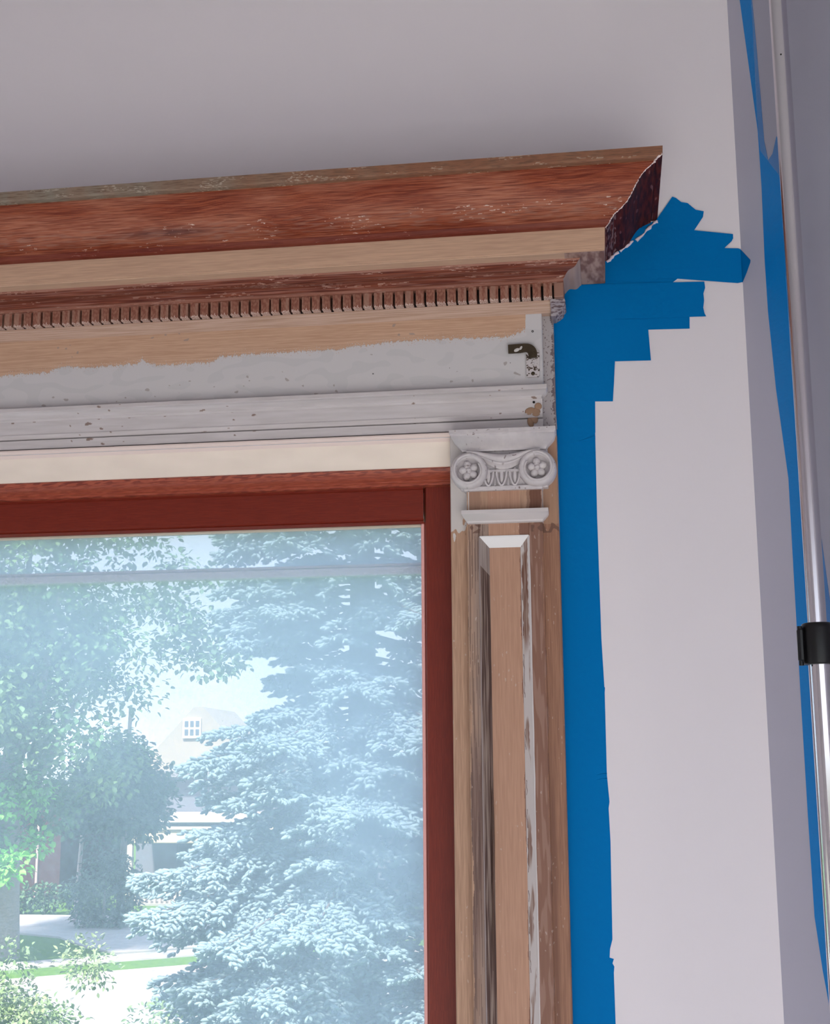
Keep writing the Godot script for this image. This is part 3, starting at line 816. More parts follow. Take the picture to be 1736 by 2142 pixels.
	b.quad(mm(-98, 301, 42.5), mm(-109.5, 287.5, 33), mm(-109.5, -1350, 33), mm(-98, -1350, 42.5), Vector3(-1, 0, 1), Vector2(1, 0), Vector2(0, 0), Vector2(0, 2.6), Vector2(1, 2.6))
	part("panel_moulding", b.mesh(), rm, t, "flaking white slope at the right of the panel")
	for e in [[-162.3, 0.0012, Color(0.62, 0.56, 0.55), "grey bead at the left of the panel"], [-97.6, 0.0013, Color(0.86, 0.83, 0.83), "white bead at the right of the panel"]]:
		b = MB.new()
		var pts := []
		var rr := []
		for k in 60:
			pts.append(mm(e[0] + 0.25 * n2(k * 0.5, e[0]), 301.0 - k * 28.0, 42.2))
			rr.append(e[1] * (0.8 + 0.35 * n2(k * 0.9, e[0] + 5.0)))
		b.tube(pts, rr, 6)
		part("panel_bead", b.mesh(), mat(e[2], 0.5), t, e[3])
	# torn splinter along the left slope
	b = MB.new()
	b.tube([mm(-153, -10, 38), mm(-150.6, -40, 37), mm(-150.8, -90, 36.5), mm(-152.5, -170, 37), mm(-153.5, -240, 38)], [0.0003, 0.0012, 0.0017, 0.0012, 0.0004], 6)
	part("splinter", b.mesh(), mat(Color(0.36, 0.26, 0.22), 0.6), t)
	# little moulding that caps the shaft
	var lx := [-184.5, -184.0, -184.0, -182.5, -180.0, -177.5, -177.0, -177.0]
	var cap := [[335, 44, -71.5, -1], [334.5, 55, -71.5, -1], [329.5, 55.5, -71.5, 2], [327, 54, -73, 2], [323.5, 50.5, -76, 2], [321, 47.5, -78.5, -1], [319, 47, -79, -1], [318, 43, -79.5, -1]]
	part("neck_moulding", rail(cap, -184, true, true, 1, 0, 1, lx, 28.0), textured(paint(256, 64, func(x, y):
		var c := Color(0.85, 0.82, 0.825)
		if fleck(x * 0.04, y * 0.12 + 60, 0.7): c = Color(0.55, 0.49, 0.47)
		return c), 0.45, 0.4), t, "small white moulding across the shaft")


# ---------------------------------------------------------------- capital
func capital() -> void:
	var t := thing("trim_5", "white-painted ionic capital with two scrolls and flower rosettes on the pilaster", "capital", Vector3.ZERO, "", "structure")
	var wt := textured(paint(256, 256, func(x, y):
		var c := Color(0.845, 0.815, 0.825).lerp(Color(0.80, 0.77, 0.785), clampf(0.5 + fbm(x * 0.03, y * 0.03), 0, 1))
		if fleck(x * 0.09, y * 0.09, 0.7): c = Color(0.52, 0.46, 0.46)
		return c), 0.5, 0.4)
	wt.uv1_triplanar = true
	wt.uv1_scale = Vector3.ONE / 0.12
	# abacus, flared to the top
	var xs := [-198.5, -198.5, -198.0, -197.0, -196.5, -194.0, -190.0, -186.0, -183.5, -182.5]
	var ab := [[441.5, 50, -59, -1], [441, 62, -59, -1], [436, 62.5, -59, -1], [435.2, 60.2, -60, -1], [433.5, 60.2, -60.5, 2], [429, 59, -62, 2], [424, 55, -66, 2], [420, 51, -70, 2], [416.5, 49, -72, -1], [414, 48.5, -72.5, -1]]
	part("abacus", rail(ab, -198, true, true, 1, 0, 1, xs, 17.0), wt, t)
	# block behind the scrolls
	part("block", boxes([[mm(-186, 364, 29), mm(-71, 416, 43)]], 0.001), wt, t)
	# cushion band sagging between the scrolls
	var b := MB.new()
	var N := 36
	var grid := []
	for i in N + 1:
		var f := float(i) / N
		var x := lerpf(-176.0, -80.0, f)
		var sag := pow(sin(f * PI), 2.0)
		var y0 := 414.5 - 5.0 * sag
		var col := []
		for k in 17:
			var s := k / 16.0
			var yb2 := 402.0 - 13.0 * sag + (6.0 - 6.0 * sag)
			var y := lerpf(y0, yb2, s)
			var z := 53.0
			if s < 0.12: z = 47.0 + 8.0 * s / 0.12
			elif s < 0.55: z = 55.0 + 1.8 * sin((s - 0.12) / 0.43 * PI)
			elif s < 0.62: z = 52.5
			elif s < 0.70: z = 54.5
			else: z = lerpf(54.0, 46.5, (s - 0.70) / 0.30) - 1.2 * sin((s - 0.7) / 0.3 * PI)
			col.append(mm(x, y, z))
		grid.append(col)
	for i in N:
		for k in 16:
			b.quad(grid[i][k], grid[i + 1][k], grid[i + 1][k + 1], grid[i][k + 1], Vector3(0, 0, 1), Vector2.ZERO, Vector2.ZERO, Vector2.ZERO, Vector2.ZERO, 1)
	part("cushion", b.mesh(), wt, t)
	# scrolls
	for side in [0, 1]:
		var c: Vector2 = [Vector2(-173.8, 387.8), Vector2(-84.3, 388.6)][side]
		b = MB.new()
		b.lathe(mm(c.x, c.y, 30), Vector3(0, 0, 1), [[0.0245, 0.0], [0.0247, 0.017, 2], [0.0240, 0.0235, 2], [0.0222, 0.0275, 2], [0.0190, 0.0285, 2], [0.0168, 0.0270, 2], [0.0160, 0.0215, 3], [0.0150, 0.0178, 3], [0.0138, 0.0170, 3], [0.0, 0.0170]], 48, 2)
		var v := part("volute", b.mesh(), wt, t, ["left scroll with a flower rosette", "right scroll with a flower rosette"][side])
		# spiral ridge running into the cushion
		b = MB.new()
		var pts := []
		var rr := []
		for k in 60:
			var w := (PI * 0.42 + k / 59.0 * PI * 1.75)
			var r := lerpf(20.2, 15.4, k / 59.0)
			var dx := cos(w) * r * (1.0 if side == 0 else -1.0)
			pts.append(mm(c.x + dx, c.y + sin(w) * r, 58.0 - 1.0 * k / 59.0))
			rr.append(0.0023 * (1.0 - 0.45 * k / 59.0))
		b.tube(pts, rr, 6)
		part("scroll_ridge", b.mesh(), wt, v)
		# rosette: five petals round a boss
		for k in 5:
			var w := PI / 2 + TAU * k / 5 + (0.25 if side == 0 else 0.1)
			b = MB.new()
			var pc := mm(c.x + cos(w) * 7.6, c.y + sin(w) * 7.6, 50.2)
			b.ball(pc, Vector3(0.0060, 0.0050, 0.0058), w, 14, 10)
			b.tube([mm(c.x + cos(w) * 4, c.y + sin(w) * 4, 53.9), mm(c.x + cos(w) * 9, c.y + sin(w) * 9, 55.2)], [0.0006, 0.0004], 5)
			part("petal", b.mesh(), wt, v)
		b = MB.new()
		b.ball(mm(c.x, c.y, 52.5), Vector3(0.0038, 0.0038, 0.0045), 0.0, 14, 10)
		part("boss", b.mesh(), wt, v)
	# egg-and-dart band
	for k in 3:
		var cx := -148.5 + 17.3 * k
		b = MB.new()
		var pts := []
		for i in 15:
			var a := PI + PI * i / 14.0
			pts.append(mm(cx + 6.6 * cos(a) * (1.0 - 0.25 * absf(sin(a))), 383.0 + (3.0 if i in [0, 14] else 0.0) + 15.5 * sin(a), 48.6))
		b.tube(pts, [0.0015], 6)
		part("egg_rim", b.mesh(), wt, t)
		b = MB.new()
		b.ball(mm(cx, 381.0, 44.6), Vector3(0.0031, 0.0115, 0.0034), 0, 12, 10)
		part("egg", b.mesh(), wt, t)
		if k < 2:
			b = MB.new()
			b.tube([mm(cx + 8.65, 378, 46.2), mm(cx + 8.65, 367.5, 47)], [0.0006, 0.0018], 6)
			part("dart", b.mesh(), wt, t)
	part("upper_fillet", boxes([[mm(-152, 385.5, 43), mm(-106, 389.5, 47.5)]], 0.0008), wt, t)
	part("lower_fillet", boxes([[mm(-181, 361.5, 29), mm(-78, 367.5, 48)]], 0.001), wt, t)


# ---------------------------------------------------------------- bracket
func bracket() -> void:
	var t := thing("curtain_rod_bracket", "small L-shaped metal curtain bracket with a paint-spattered plate on the frieze's right end", "bracket", mm(-88, 516, 30))
	var back := mm(-88, 516, 30)
	var steel := bumped(mat(Color(0.30, 0.26, 0.21), 0.32, 0.85), 0.05, 0.05, 0.02)
	var b := MB.new()
	var fr := Transform3D(Basis.IDENTITY, mm(0, 0, 0) - back)
	b.slab(PackedVector2Array([Vector2(-0.0965, 0.519), Vector2(-0.094, 0.5165), Vector2(-0.081, 0.5165), Vector2(-0.079, 0.519), Vector2(-0.0785, 0.5535), Vector2(-0.0965, 0.5535)]), fr, 0.0302, 0.0335)
	var painted := textured(paint(64, 96, func(x, y):
		return Color(0.80, 0.77, 0.78).lerp(Color(0.28, 0.22, 0.18), smoothstep(0.22, 0.36, fbm(x * 0.06, y * 0.05)))), 0.4, 0.5)
	painted.uv1_triplanar = true
	painted.uv1_scale = Vector3(30, 30, 30)
	part("plate", b.mesh(), painted, t, "white-painted fixing plate")
	# arm: a strip that rises from the plate, bends and runs left
	b = MB.new()
	var outer := []
	var inner := []
	for k in 9:
		var a := deg_to_rad(10.0 * k)
		outer.append(Vector2(-0.0955 + 0.0140 * cos(a), 0.5480 + 0.0148 * sin(a)))
		inner.append(Vector2(-0.0955 + 0.0020 * cos(a), 0.5480 + 0.0030 * sin(a)))
	var poly := PackedVector2Array([Vector2(-0.0820, 0.5430)])
	for p in outer: poly.append(p)
	poly.append(Vector2(-0.0990, 0.5630)); poly.append(Vector2(-0.1203, 0.5625)); poly.append(Vector2(-0.1200, 0.5505)); poly.append(Vector2(-0.1040, 0.5505)); poly.append(Vector2(-0.0965, 0.5515))
	inner.reverse()
	for p in inner: poly.append(p)
	poly.append(Vector2(-0.0925, 0.5430))
	b.slab(poly, fr, 0.0337, 0.0362)
	part("arm", b.mesh(), steel, t, "tarnished brown metal arm")
	for y in [0.5215, 0.5345]:
		b = MB.new()
		b.lathe(fr * Vector3(-0.0878, y, 0.0333), Vector3(0, 0, 1), [[0.0026, 0.0], [0.0026, 0.0006], [0.0018, 0.0012], [0.0, 0.0014]], 14)
		b.box(fr * Vector3(-0.0900, y - 0.0003, 0.0340), fr * Vector3(-0.0856, y + 0.0003, 0.0349))
		part("screw", b.mesh(), painted if y > 0.53 else steel, t)
	b = MB.new()
	b.ball(fr * Vector3(-0.1085, 0.5545, 0.0365), Vector3(0.0042, 0.0024, 0.0009), 0.4, 10, 6)
	b.ball(fr * Vector3(-0.1030, 0.5570, 0.0365), Vector3(0.0016, 0.0030, 0.0007), -0.5, 10, 6)
	part("paint_blot", b.mesh(), mat(Color(0.82, 0.80, 0.80), 0.5), t, "white paint blot on the arm")


# ---------------------------------------------------------------- tape
func tape() -> void:
	var blue := bumped(mat(shown(0, 92, 150, 0.60), 0.6, 0, 0.15), 0.03, 0.03, 0.12, 9)
	var on_wall := Transform3D(Basis.IDENTITY, Vector3(0, EYE, 0))
	var grp := "strips of blue painter's tape on the wall"
	var strips := [
		["longest blue tape strip, running down beside the pilaster with a torn notch", [[-60.2, 452], [-8.3, 446], [-9.4, 331.2], [-9.0, 168.6], [-7.2, 106.9], [-6.4, 106], [-7.0, 100], [-7.7, -3.9], [-5.5, -38], [-6.9, -46], [-5.9, -86.8], [-7.5, -205.5], [-10.8, -216.9], [-11.7, -227.2], [-6.5, -228.8], [-8.4, -234.0], [-6.2, -237.9], [-7.1, -245.3], [-6.8, -420], [-61.5, -420]]],
		["upright blue tape strip beside the capital, its lower end creased over the strip below", [[-63.5, 640], [-11, 640], [-7.0, 489.7], [-8.0, 445.3], [-30.9, 433.1], [-58.3, 431.5]]],
		["short blue tape strip making the lowest step, just above the upright strips", [[-66.2, 550.4], [21.4, 545.9], [19, 515], [16.5, 487.3], [-63, 490.5]]],
		["second blue tape step from the bottom, square-ended under the wider steps", [[-62, 606], [66.5, 600.1], [69.0, 541.8], [-63, 545]]],
		["third blue tape step from the bottom, showing only a thin lower edge", [[-62, 640], [125.5, 638], [123, 610], [122.0, 583.8], [-63, 589]]],
		["level blue tape strip with a torn wavy right end, under the white gap", [[-50, 655], [81, 651.2], [144.3, 648.7], [145.0, 640], [142.3, 632], [142.8, 622], [141.2, 612], [142.5, 604], [144.5, 599.5], [-50, 604]]],
		["long blue tape strip reaching the room corner, folded onto the next wall", [[-42.3, 700], [120, 699], [191, 693.4], [194.3, 692], [194.3, 645], [188.1, 644.0], [84.8, 658.5], [78, 653.5], [-43.6, 662]]],
		["blue tape strip with a rounded tip, second from the top of the fan", [[11.0, 737], [134.1, 722.9], [185.4, 714.0], [185.3, 708], [183.0, 703.8], [175.1, 696.8], [150.9, 668.1], [-4.2, 672.5]]],
		["topmost slanted blue tape strip with a ragged torn end beside the crown return", [[107.0, 774.0], [112, 771.5], [118.8, 765.1], [127.1, 763.1], [133, 757], [137.6, 752.6], [148.2, 749.6], [146.7, 741.5], [134.1, 722.9], [92.2, 665.6], [44.7, 685.6], [87.4, 746.3]]],
		["wide blue tape piece filling in behind the stepped strips, under the cornice return", [[84, 741], [126, 727], [118, 662], [96, 646], [0.5, 620], [-55, 622], [-55, 660], [36.6, 729]]],
	]
	var z := [0.0003, 0.0006, 0.0009, 0.0012, 0.0006, 0.0015, 0.0015, 0.0021, 0.0018, 0.0003]
	for i in strips.size():
		var poly := PackedVector2Array()
		for p in strips[i][1]:
			poly.append(Vector2(p[0], p[1]) * 0.001)
		var b := MB.new()
		b.slab(poly, on_wall, z[i], z[i] + 0.00025)
		var h := thing("tape_strip", strips[i][0], "tape", Vector3(0, 0, 0), grp)
		part("tape_band", b.mesh(), blue, h)
		if i == 0:
			var c := MB.new()
			for e in [-3.0, -9.0]:
				c.tube([mm(-7.5, e, 0.7), mm(-16, e - 0.6, 0.5), mm(-24, e - 2.4, 0.3)], [0.0008, 0.0005, 0.0002], 6)
			part("wrinkle", c.mesh(), blue, h)
		if i == 6:
			# the end that turns the corner
			var c := MB.new()
			var d := Vector3(0.5, 0, 0.8660254)
			var fr := Transform3D(Basis(d, Vector3.UP, d.cross(Vector3.UP)), Vector3(0.195, EYE, 0))
			c.slab(PackedVector2Array([Vector2(0.0, 0.692), Vector2(0.020, 0.6695), Vector2(0.019, 0.666), Vector2(0.010, 0.655), Vector2(0.0, 0.645)]), fr, 0.0004, 0.0008)
			part("folded_tip", c.mesh(), blue, h, "pointed end folded onto the side wall")
		if i == 1:
			var c := MB.new()
			c.slab(PackedVector2Array([Vector2(-0.031, 0.4338), Vector2(-0.0082, 0.4405), Vector2(-0.0083, 0.4352), Vector2(-0.020, 0.4332)]), on_wall, 0.0009, 0.0016)
			part("creased_corner", c.mesh(), blue, h)


# ---------------------------------------------------------------- dust barrier
func barrier() -> void:
	var d := Vector3(0.5, 0, 0.8660254)
	var n := d.cross(Vector3.UP)
	if n.dot(Vector3(-1, 0, 0.5)) < 0.0: n = -n
	var fr := Transform3D(Basis(d, Vector3.UP, n), Vector3(0.195, EYE, 0))
	# long blue masking strip down the side wall: edge drawn as [along, height]
	var blue := bumped(mat(shown(0, 95, 155, 0.48), 0.5, 0, 0.4), 0.03, 0.05, 0.10, 5)
	var lft := [[0.028, 1.06], [0.040, 0.95], [0.052, 0.84], [0.053, 0.76], [0.0505, 0.66], [0.051, 0.588], [0.058, 0.48], [0.072, 0.36], [0.071, 0.239], [0.070, 0.08], [0.070, -0.05], [0.071, -0.17], [0.080, -0.23], [0.095, -0.30]]
	var rgt := [[0.145, -0.30], [0.140, -0.05], [0.135, 0.20], [0.118, 0.36], [0.100, 0.50], [0.092, 0.60], [0.093, 0.72], [0.098, 0.80], [0.090, 0.815], [0.080, 0.795], [0.070, 0.79], [0.064, 0.82], [0.060, 0.95], [0.055, 1.06]]
	var poly := PackedVector2Array()
	for p in lft: poly.append(Vector2(p[0], p[1]))
	for p in rgt: poly.append(Vector2(p[0], p[1]))
	var b := MB.new()
	b.slab(poly, fr, 0.0003, 0.0007)
	var mt := thing("masking_strip", "long blue masking tape running down the grey side wall behind the metal pole", "tape")
	part("tape_band", b.mesh(), blue, mt)
	# clear film fixed under the tape and drawn past the pole
	b = MB.new()
	var film := func(i: int, j: int) -> Vector3:
		var y := 1.12 - 0.045 * j
		var s := lerpf(0.104, 0.060, smoothstep(0.66, 0.86, y + 0.05 * n2(y * 9.0, 3.0))) + 0.012 * i
		var off := 0.004 + 0.0022 * sin(s * 70.0 + y * 5.0) + 0.0016 * n2(s * 30.0, y * 6.0) + 0.02 * smoothstep(0.1, 0.5, s)
		return fr * Vector3(s, y, off)
	for i in 60:
		for j in 56:
			b.quad(film.call(i, j), film.call(i + 1, j), film.call(i + 1, j + 1), film.call(i, j + 1), n, Vector2.ZERO, Vector2.ZERO, Vector2.ZERO, Vector2.ZERO, 1)
	var fm := mat(Color(0.62, 0.62, 0.68, 0.24), 0.3, 0, 0.6)
	fm.transparency = BaseMaterial3D.TRANSPARENCY_ALPHA
	fm.cull_mode = BaseMaterial3D.CULL_DISABLED
	var fs := thing("plastic_sheet", "thin clear plastic dust sheet hanging over the side wall behind the pole", "plastic sheet")
	part("film", b.mesh(), fm, fs)
	# telescopic pole
	var px := 0.2185
	var pz := 0.30
	var pole := thing("dust_barrier_pole", "upright silver telescopic pole with a black clamp at the right edge", "pole", Vector3(px, 0, pz))
	var chrome := mat(Color(0.80, 0.78, 0.79), 0.2, 1.0)
	b = MB.new()
	var ring := []
	b.lathe(Vector3(0, 1.6, 0), Vector3.UP, [[0.0, 0.0, -1], [0.0097, 0.0, -1], [0.0097, 1.399, 1]], 48)
	b.lathe(Vector3(0, 1.6, 0), Vector3.UP, [[0.0097, 1.399, -1], [0.0, 1.399, -1]], 48)
	part("inner_tube", b.mesh(), mat(Color(0.86, 0.84, 0.855), 0.22, 1.0), pole, "satin upper tube")
	b = MB.new()
	b.lathe(Vector3.ZERO, Vector3.UP, [[0.0118, 0.03, 1], [0.0118, 1.74, 1]], 48)
	b.lathe(Vector3.ZERO, Vector3.UP, [[0.0118, 1.74, -1], [0.0097, 1.74, -1]], 48)
	part("outer_tube", b.mesh(), mat(Color(0.86, 0.84, 0.845), 0.1, 1.0), pole, "polished lower tube")
	var black := mat(Color(0.015, 0.015, 0.018), 0.35, 0, 0.5)
	b = MB.new()
	var y0 := 1.7085
	b.lathe(Vector3(0, y0, 0), Vector3.UP, [[0.0118, 0.0, -1], [0.0158, 0.0, -1], [0.0168, 0.0012, 2], [0.0172, 0.006, 2], [0.0172, 0.038, 2], [0.0162, 0.0425, 2], [0.0145, 0.0435, -1], [0.0097, 0.0435, -1]], 40)
	part("clamp_collar", b.mesh(), black, pole, "black plastic clamp")
	b = MB.new()
	b.box(Vector3(-0.0225, y0 + 0.002, 0.002), Vector3(-0.0145, y0 + 0.0385, 0.011), 0.0028)
	b.tube([Vector3(-0.0195, y0 - 0.0012, 0.007), Vector3(-0.0195, y0 + 0.040, 0.007)], [0.0026], 12)
	part("clamp_lever", b.mesh(), black, pole, "black clamp lever")
	b = MB.new()
	b.lathe(Vector3(-0.0015, 2.402, 0.00935), Vector3(0, 0, 1), [[0.0010, 0.0], [0.0010, 0.0006], [0.0, 0.0007]], 10)
	part("lock_button", b.mesh(), mat(Color(0.08, 0.07, 0.08), 0.6), pole)
	b = MB.new()
	b.lathe(Vector3.ZERO, Vector3.UP, [[0.0, 0.0, -1], [0.032, 0.0, -1], [0.032, 0.012, 2], [0.020, 0.024, 2], [0.0125, 0.045, -1], [0.0, 0.045, -1]], 32)
	part("rubber_foot", b.mesh(), black, pole)


# ---------------------------------------------------------------- outdoors
func ground_patch(called: String, pts: Array, y0: float, y1: float, m: Material, label: String, cat: String) -> void:
	var poly := PackedVector2Array()
	for p in pts: poly.append(Vector2(p[0], -p[1]))
	var b := MB.new()
	b.slab(poly, Transform3D(Basis(Vector3(1, 0, 0), Vector3(0, 0, -1), Vector3(0, 1, 0)), Vector3.ZERO), y0, y1)
	var o := part(called, b.mesh(), m, self)
	tag(o, label, cat, "", "structure")


func noisy(a: Color, c: Color, tile: float, freq := 0.06, sd := 1) -> StandardMaterial3D:
	var t := paint(128, 128, func(x, y):
		var g := n2(x * freq + sd * 13.0, y * freq) * 0.6 + n2(x * freq * 3.7, y * freq * 3.7 + sd) * 0.4
		return a.lerp(c, clampf(0.5 + g, 0, 1)))
	var m := textured(t, 0.9, 0.2)
	m.uv1_triplanar = true
	m.uv1_world_triplanar = true
	m.uv1_scale = Vector3.ONE / tile
	return m


func leaf_mesh(l: float, w: float) -> ArrayMesh:
	var b := MB.new()
	var mid := [Vector3(0, 0, 0), Vector3(0, 0.04 * l, 0.35 * l), Vector3(0, 0.05 * l, 0.7 * l), Vector3(0, -0.03 * l, l)]
	var wd := [0.08, 0.5, 0.38, 0.0]
	for i in 3:
		for s in [-1.0, 1.0]:
			var a: Vector3 = mid[i] + Vector3(s * wd[i] * w, 0.12 * w, 0)
			var c: Vector3 = mid[i + 1] + Vector3(s * wd[i + 1] * w, 0.12 * w if wd[i + 1] > 0 else 0.0, 0)
			b.quad(mid[i], a, c, mid[i + 1], Vector3.UP, Vector2.ZERO, Vector2.ZERO, Vector2.ZERO, Vector2.ZERO, 1)
	return b.mesh()


func multi(called: String, mesh: Mesh, xf: Array, cols: Array, m: Material, parent: Node, label := "") -> void:
	var mmesh := MultiMesh.new()
	mmesh.transform_format = MultiMesh.TRANSFORM_3D
	mmesh.use_colors = true
	mmesh.mesh = mesh
	mmesh.instance_count = xf.size()
	for i in xf.size():
		mmesh.set_instance_transform(i, xf[i])
		mmesh.set_instance_color(i, cols[i])
	var o := MultiMeshInstance3D.new()
	o.name = called
	o.multimesh = mmesh
	o.material_override = m
	o.set_meta("kind", "stuff")
	if label: o.set_meta("label", label)
	parent.add_child(o, true)


func leaf_mat(through := 0.5) -> StandardMaterial3D:
	var m := mat(Color.WHITE, 0.55, 0, 0.3)
	m.vertex_color_use_as_albedo = true
	m.cull_mode = BaseMaterial3D.CULL_DISABLED
	m.backlight_enabled = true
	m.backlight = Color(through, through, through)
	return m


func rand_dir() -> Vector3:
	var v := Vector3(rng.randfn(), rng.randfn(), rng.randfn())
	return v.normalized()


# a broad-leaved crown: clumps = [centre, radius, leaves, colour]
func leafy(called: String, label: String, cat: String, at: Vector3, trunk: Array, clumps: Array, leaf: ArrayMesh, bark: Material) -> void:
	var t := thing(called, label, cat, at)
	for e in trunk:
		var b := MB.new()
		b.tube(e[1], e[2], 10)
		part(e[0], b.mesh(), bark, t)
	var xf := []
	var cols := []
	for c in clumps:
		for k in int(c[2]):
			var v := rand_dir() * pow(rng.randf(), 0.45) * Vector3(1, 0.8, 1)
			var p: Vector3 = c[0] - at + v * c[1]
			var z := (v + Vector3(0, -0.25, 0) + rand_dir() * 0.7).normalized()
			var u := (Vector3.UP + rand_dir() * 0.6).normalized()
			var x := u.cross(z).normalized()
			var s := rng.randf_range(0.7, 1.25)
			xf.append(Transform3D(Basis(x, z.cross(x), z) * s, p))
			var tone := rng.randf_range(0.75, 1.25)
			var cc: Color = c[3]
			tone *= 0.68
			cols.append(Color(cc.r * tone, cc.g * tone, cc.b * tone * rng.randf_range(0.85, 1.15)))
	multi("leaves", leaf, xf, cols, leaf_mat(), t)


func outdoors() -> void:
	var gy := -1.6
	part("ground", boxes([[Vector3(-60, gy - 0.3, -80), Vector3(40, gy, -0.6)]]), noisy(Color(0.29, 0.42, 0.16), Color(0.36, 0.49, 0.21), 1.4), self)
	tag(get_node("ground"), "green lawn outside stretching from the window to the houses", "lawn", "", "structure")
	var pale := noisy(Color(0.60, 0.60, 0.62), Color(0.66, 0.65, 0.66), 2.0, 0.05, 3)
	var drive := noisy(Color(0.68, 0.65, 0.65), Color(0.73, 0.71, 0.71), 2.0, 0.04, 5)
	# the street runs away to the right: strips between two distances beyond the kerb line
	var strip := func(v0: float, v1: float) -> Array:
		var o := Vector2(-8.75, -18.82)
		var u := Vector2(0.787, -0.617)
		var v := Vector2(-0.617, -0.787)
		var out := []
		for p in [o - u * 40.0 + v * v0, o + u * 40.0 + v * v0, o + u * 40.0 + v * v1, o - u * 40.0 + v * v1]: out.append([p.x, p.y])
		return out
	ground_patch("road", strip.call(-7.0, 0.0), gy, gy + 0.02, pale, "pale asphalt street crossing below the shrub", "road")
	ground_patch("kerb", strip.call(0.0, 0.2), gy, gy + 0.12, noisy(Color(0.66, 0.62, 0.62), Color(0.74, 0.71, 0.70), 0.7, 0.08, 8), "grey concrete kerb along the far side of the street", "kerb")
	ground_patch("sidewalk", strip.call(2.0, 2.75), gy, gy + 0.03, drive, "narrow concrete sidewalk between the two strips of lawn", "sidewalk")
	ground_patch("driveway", [[-14.6, -28.6], [-9.0, -28.6], [-6.5, -24.3], [-9.0, -22.4], [-9.9, -23.2], [-11.0, -24.6], [-12.2, -25.2], [-14.6, -25.2]], gy, gy + 0.035, drive, "bright concrete driveway curving beside the far lawn", "driveway")
	spruce(Vector3(-2.05, gy, -9.3))
	var bark := noisy(Color(0.50, 0.49, 0.48), Color(0.62, 0.60, 0.59), 0.5, 0.09, 4)
	# big deciduous tree across the street
	rng.seed = 33
	var a := Vector3(-10.85, gy, -21.6)
	var clumps := []
	var green := Color(0.13, 0.29, 0.115)
	for k in 240:
		var v := rand_dir() * pow(rng.randf(), 0.4)
		var p := a + Vector3(0.2, 6.0, 0.3) + Vector3(v.x * 2.75 - 0.12, v.y * 4.6, v.z * 2.6)
		if p.y < gy + 1.6: continue
		clumps.append([p, rng.randf_range(0.40, 0.75), 190 if v.x < 0.35 else 90, green.lerp(Color(0.26, 0.42, 0.19), pow(rng.randf(), 1.5))])
	for k in 22:
		var p := a + Vector3(rng.randf_range(-1.2, 1.0), rng.randf_range(1.35, 3.1), rng.randf_range(0.6, 1.6))
		clumps.append([p, rng.randf_range(0.3, 0.5), 130, Color(0.28, 0.80, 0.14)])  # sunlit lower branch: the sunlight is put into a brighter leaf green
	for k in 26:
		# thin outer sprays reaching towards the spruce
		var p := Vector3(rng.randf_range(-8.0, -6.6), rng.randf_range(3.5, 5.5), -21.2 + rng.randf_range(-0.4, 0.4))
		if absf(p.y - 4.65) < 0.28 and p.x > -7.2: continue
		clumps.append([p, rng.randf_range(0.3, 0.5), 60, Color(0.20, 0.34, 0.17)])
	leafy("deciduous_tree", "large leafy green tree with a grey trunk at the window's left edge", "tree", a, [
		["trunk", [Vector3(0, -0.05, 0), Vector3(0.02, 1.0, 0), Vector3(0.0, 2.4, 0), Vector3(0.1, 4.5, 0), Vector3(0.2, 7.5, 0)], [0.36, 0.29, 0.25, 0.12, 0.04]],
		["limb", [Vector3(0, 2.4, 0), Vector3(0.9, 3.6, 0.2), Vector3(1.7, 5.2, 0.4)], [0.13, 0.09, 0.03]],
		["limb", [Vector3(0.05, 3.2, 0), Vector3(0.8, 4.6, 0.6), Vector3(1.2, 6.6, 0.8)], [0.11, 0.07, 0.03]],
		["limb", [Vector3(0, 2.8, 0), Vector3(-0.9, 4.2, 0.2), Vector3(-1.6, 6.0, 0.3)], [0.12, 0.08, 0.03]]], clumps, leaf_mesh(0.12, 0.09), bark)
	# darker tree further back
	rng.seed = 44
	a = Vector3(-10.6, gy, -26.8)
	clumps = []
	for k in 70:
		var v := rand_dir() * pow(rng.randf(), 0.4)
		clumps.append([a + Vector3(-0.15, 2.8, 0) + Vector3(v.x * 1.15, v.y * 1.25, v.z * 1.0), rng.randf_range(0.35, 0.55), 110, Color(0.07, 0.14, 0.10).lerp(Color(0.14, 0.23, 0.15), rng.randf())])
	leafy("shade_tree", "darker blue-green tree in front of the porch, behind the large leafy tree", "tree", a, [["trunk", [Vector3(0, -0.05, 0), Vector3(0.05, 1.5, 0), Vector3(0.1, 4.6, 0)], [0.1, 0.08, 0.04]]], clumps, leaf_mesh(0.13, 0.09), bark)
	# young pale-barked tree by the driveway
	a = Vector3(-11.75, gy, -27.2)
	leafy("birch_sapling", "thin pale-trunked young tree beside the driveway", "tree", a, [["trunk", [Vector3(0, -0.05, 0), Vector3(0.03, 0.8, 0), Vector3(0.1, 2.1, 0), Vector3(0.16, 3.0, 0)], [0.055, 0.05, 0.042, 0.02]]],
		[[a + Vector3(0.15, 3.0, 0), 0.6, 160, Color(0.16, 0.3, 0.13)]], leaf_mesh(0.1, 0.07), noisy(Color(0.72, 0.64, 0.66), Color(0.82, 0.76, 0.77), 0.3, 0.1, 2))
	# grey-green bush in front of the porch
	a = Vector3(-10.75, gy, -26.3)
	clumps = []
	for k in 26:
		var v := rand_dir()
		clumps.append([a + Vector3(0, 0.75, 0) + Vector3(v.x * 0.65, v.y * 0.65, v.z * 0.4), 0.32, 130, Color(0.17, 0.25, 0.21).lerp(Color(0.27, 0.36, 0.30), rng.randf())])
	leafy("porch_bush", "rounded grey-green bush in front of the porch railing", "bush", a, [["stem", [Vector3(0, -0.05, 0), Vector3(0, 0.8, 0)], [0.05, 0.02]]], clumps, leaf_mesh(0.09, 0.06), bark)
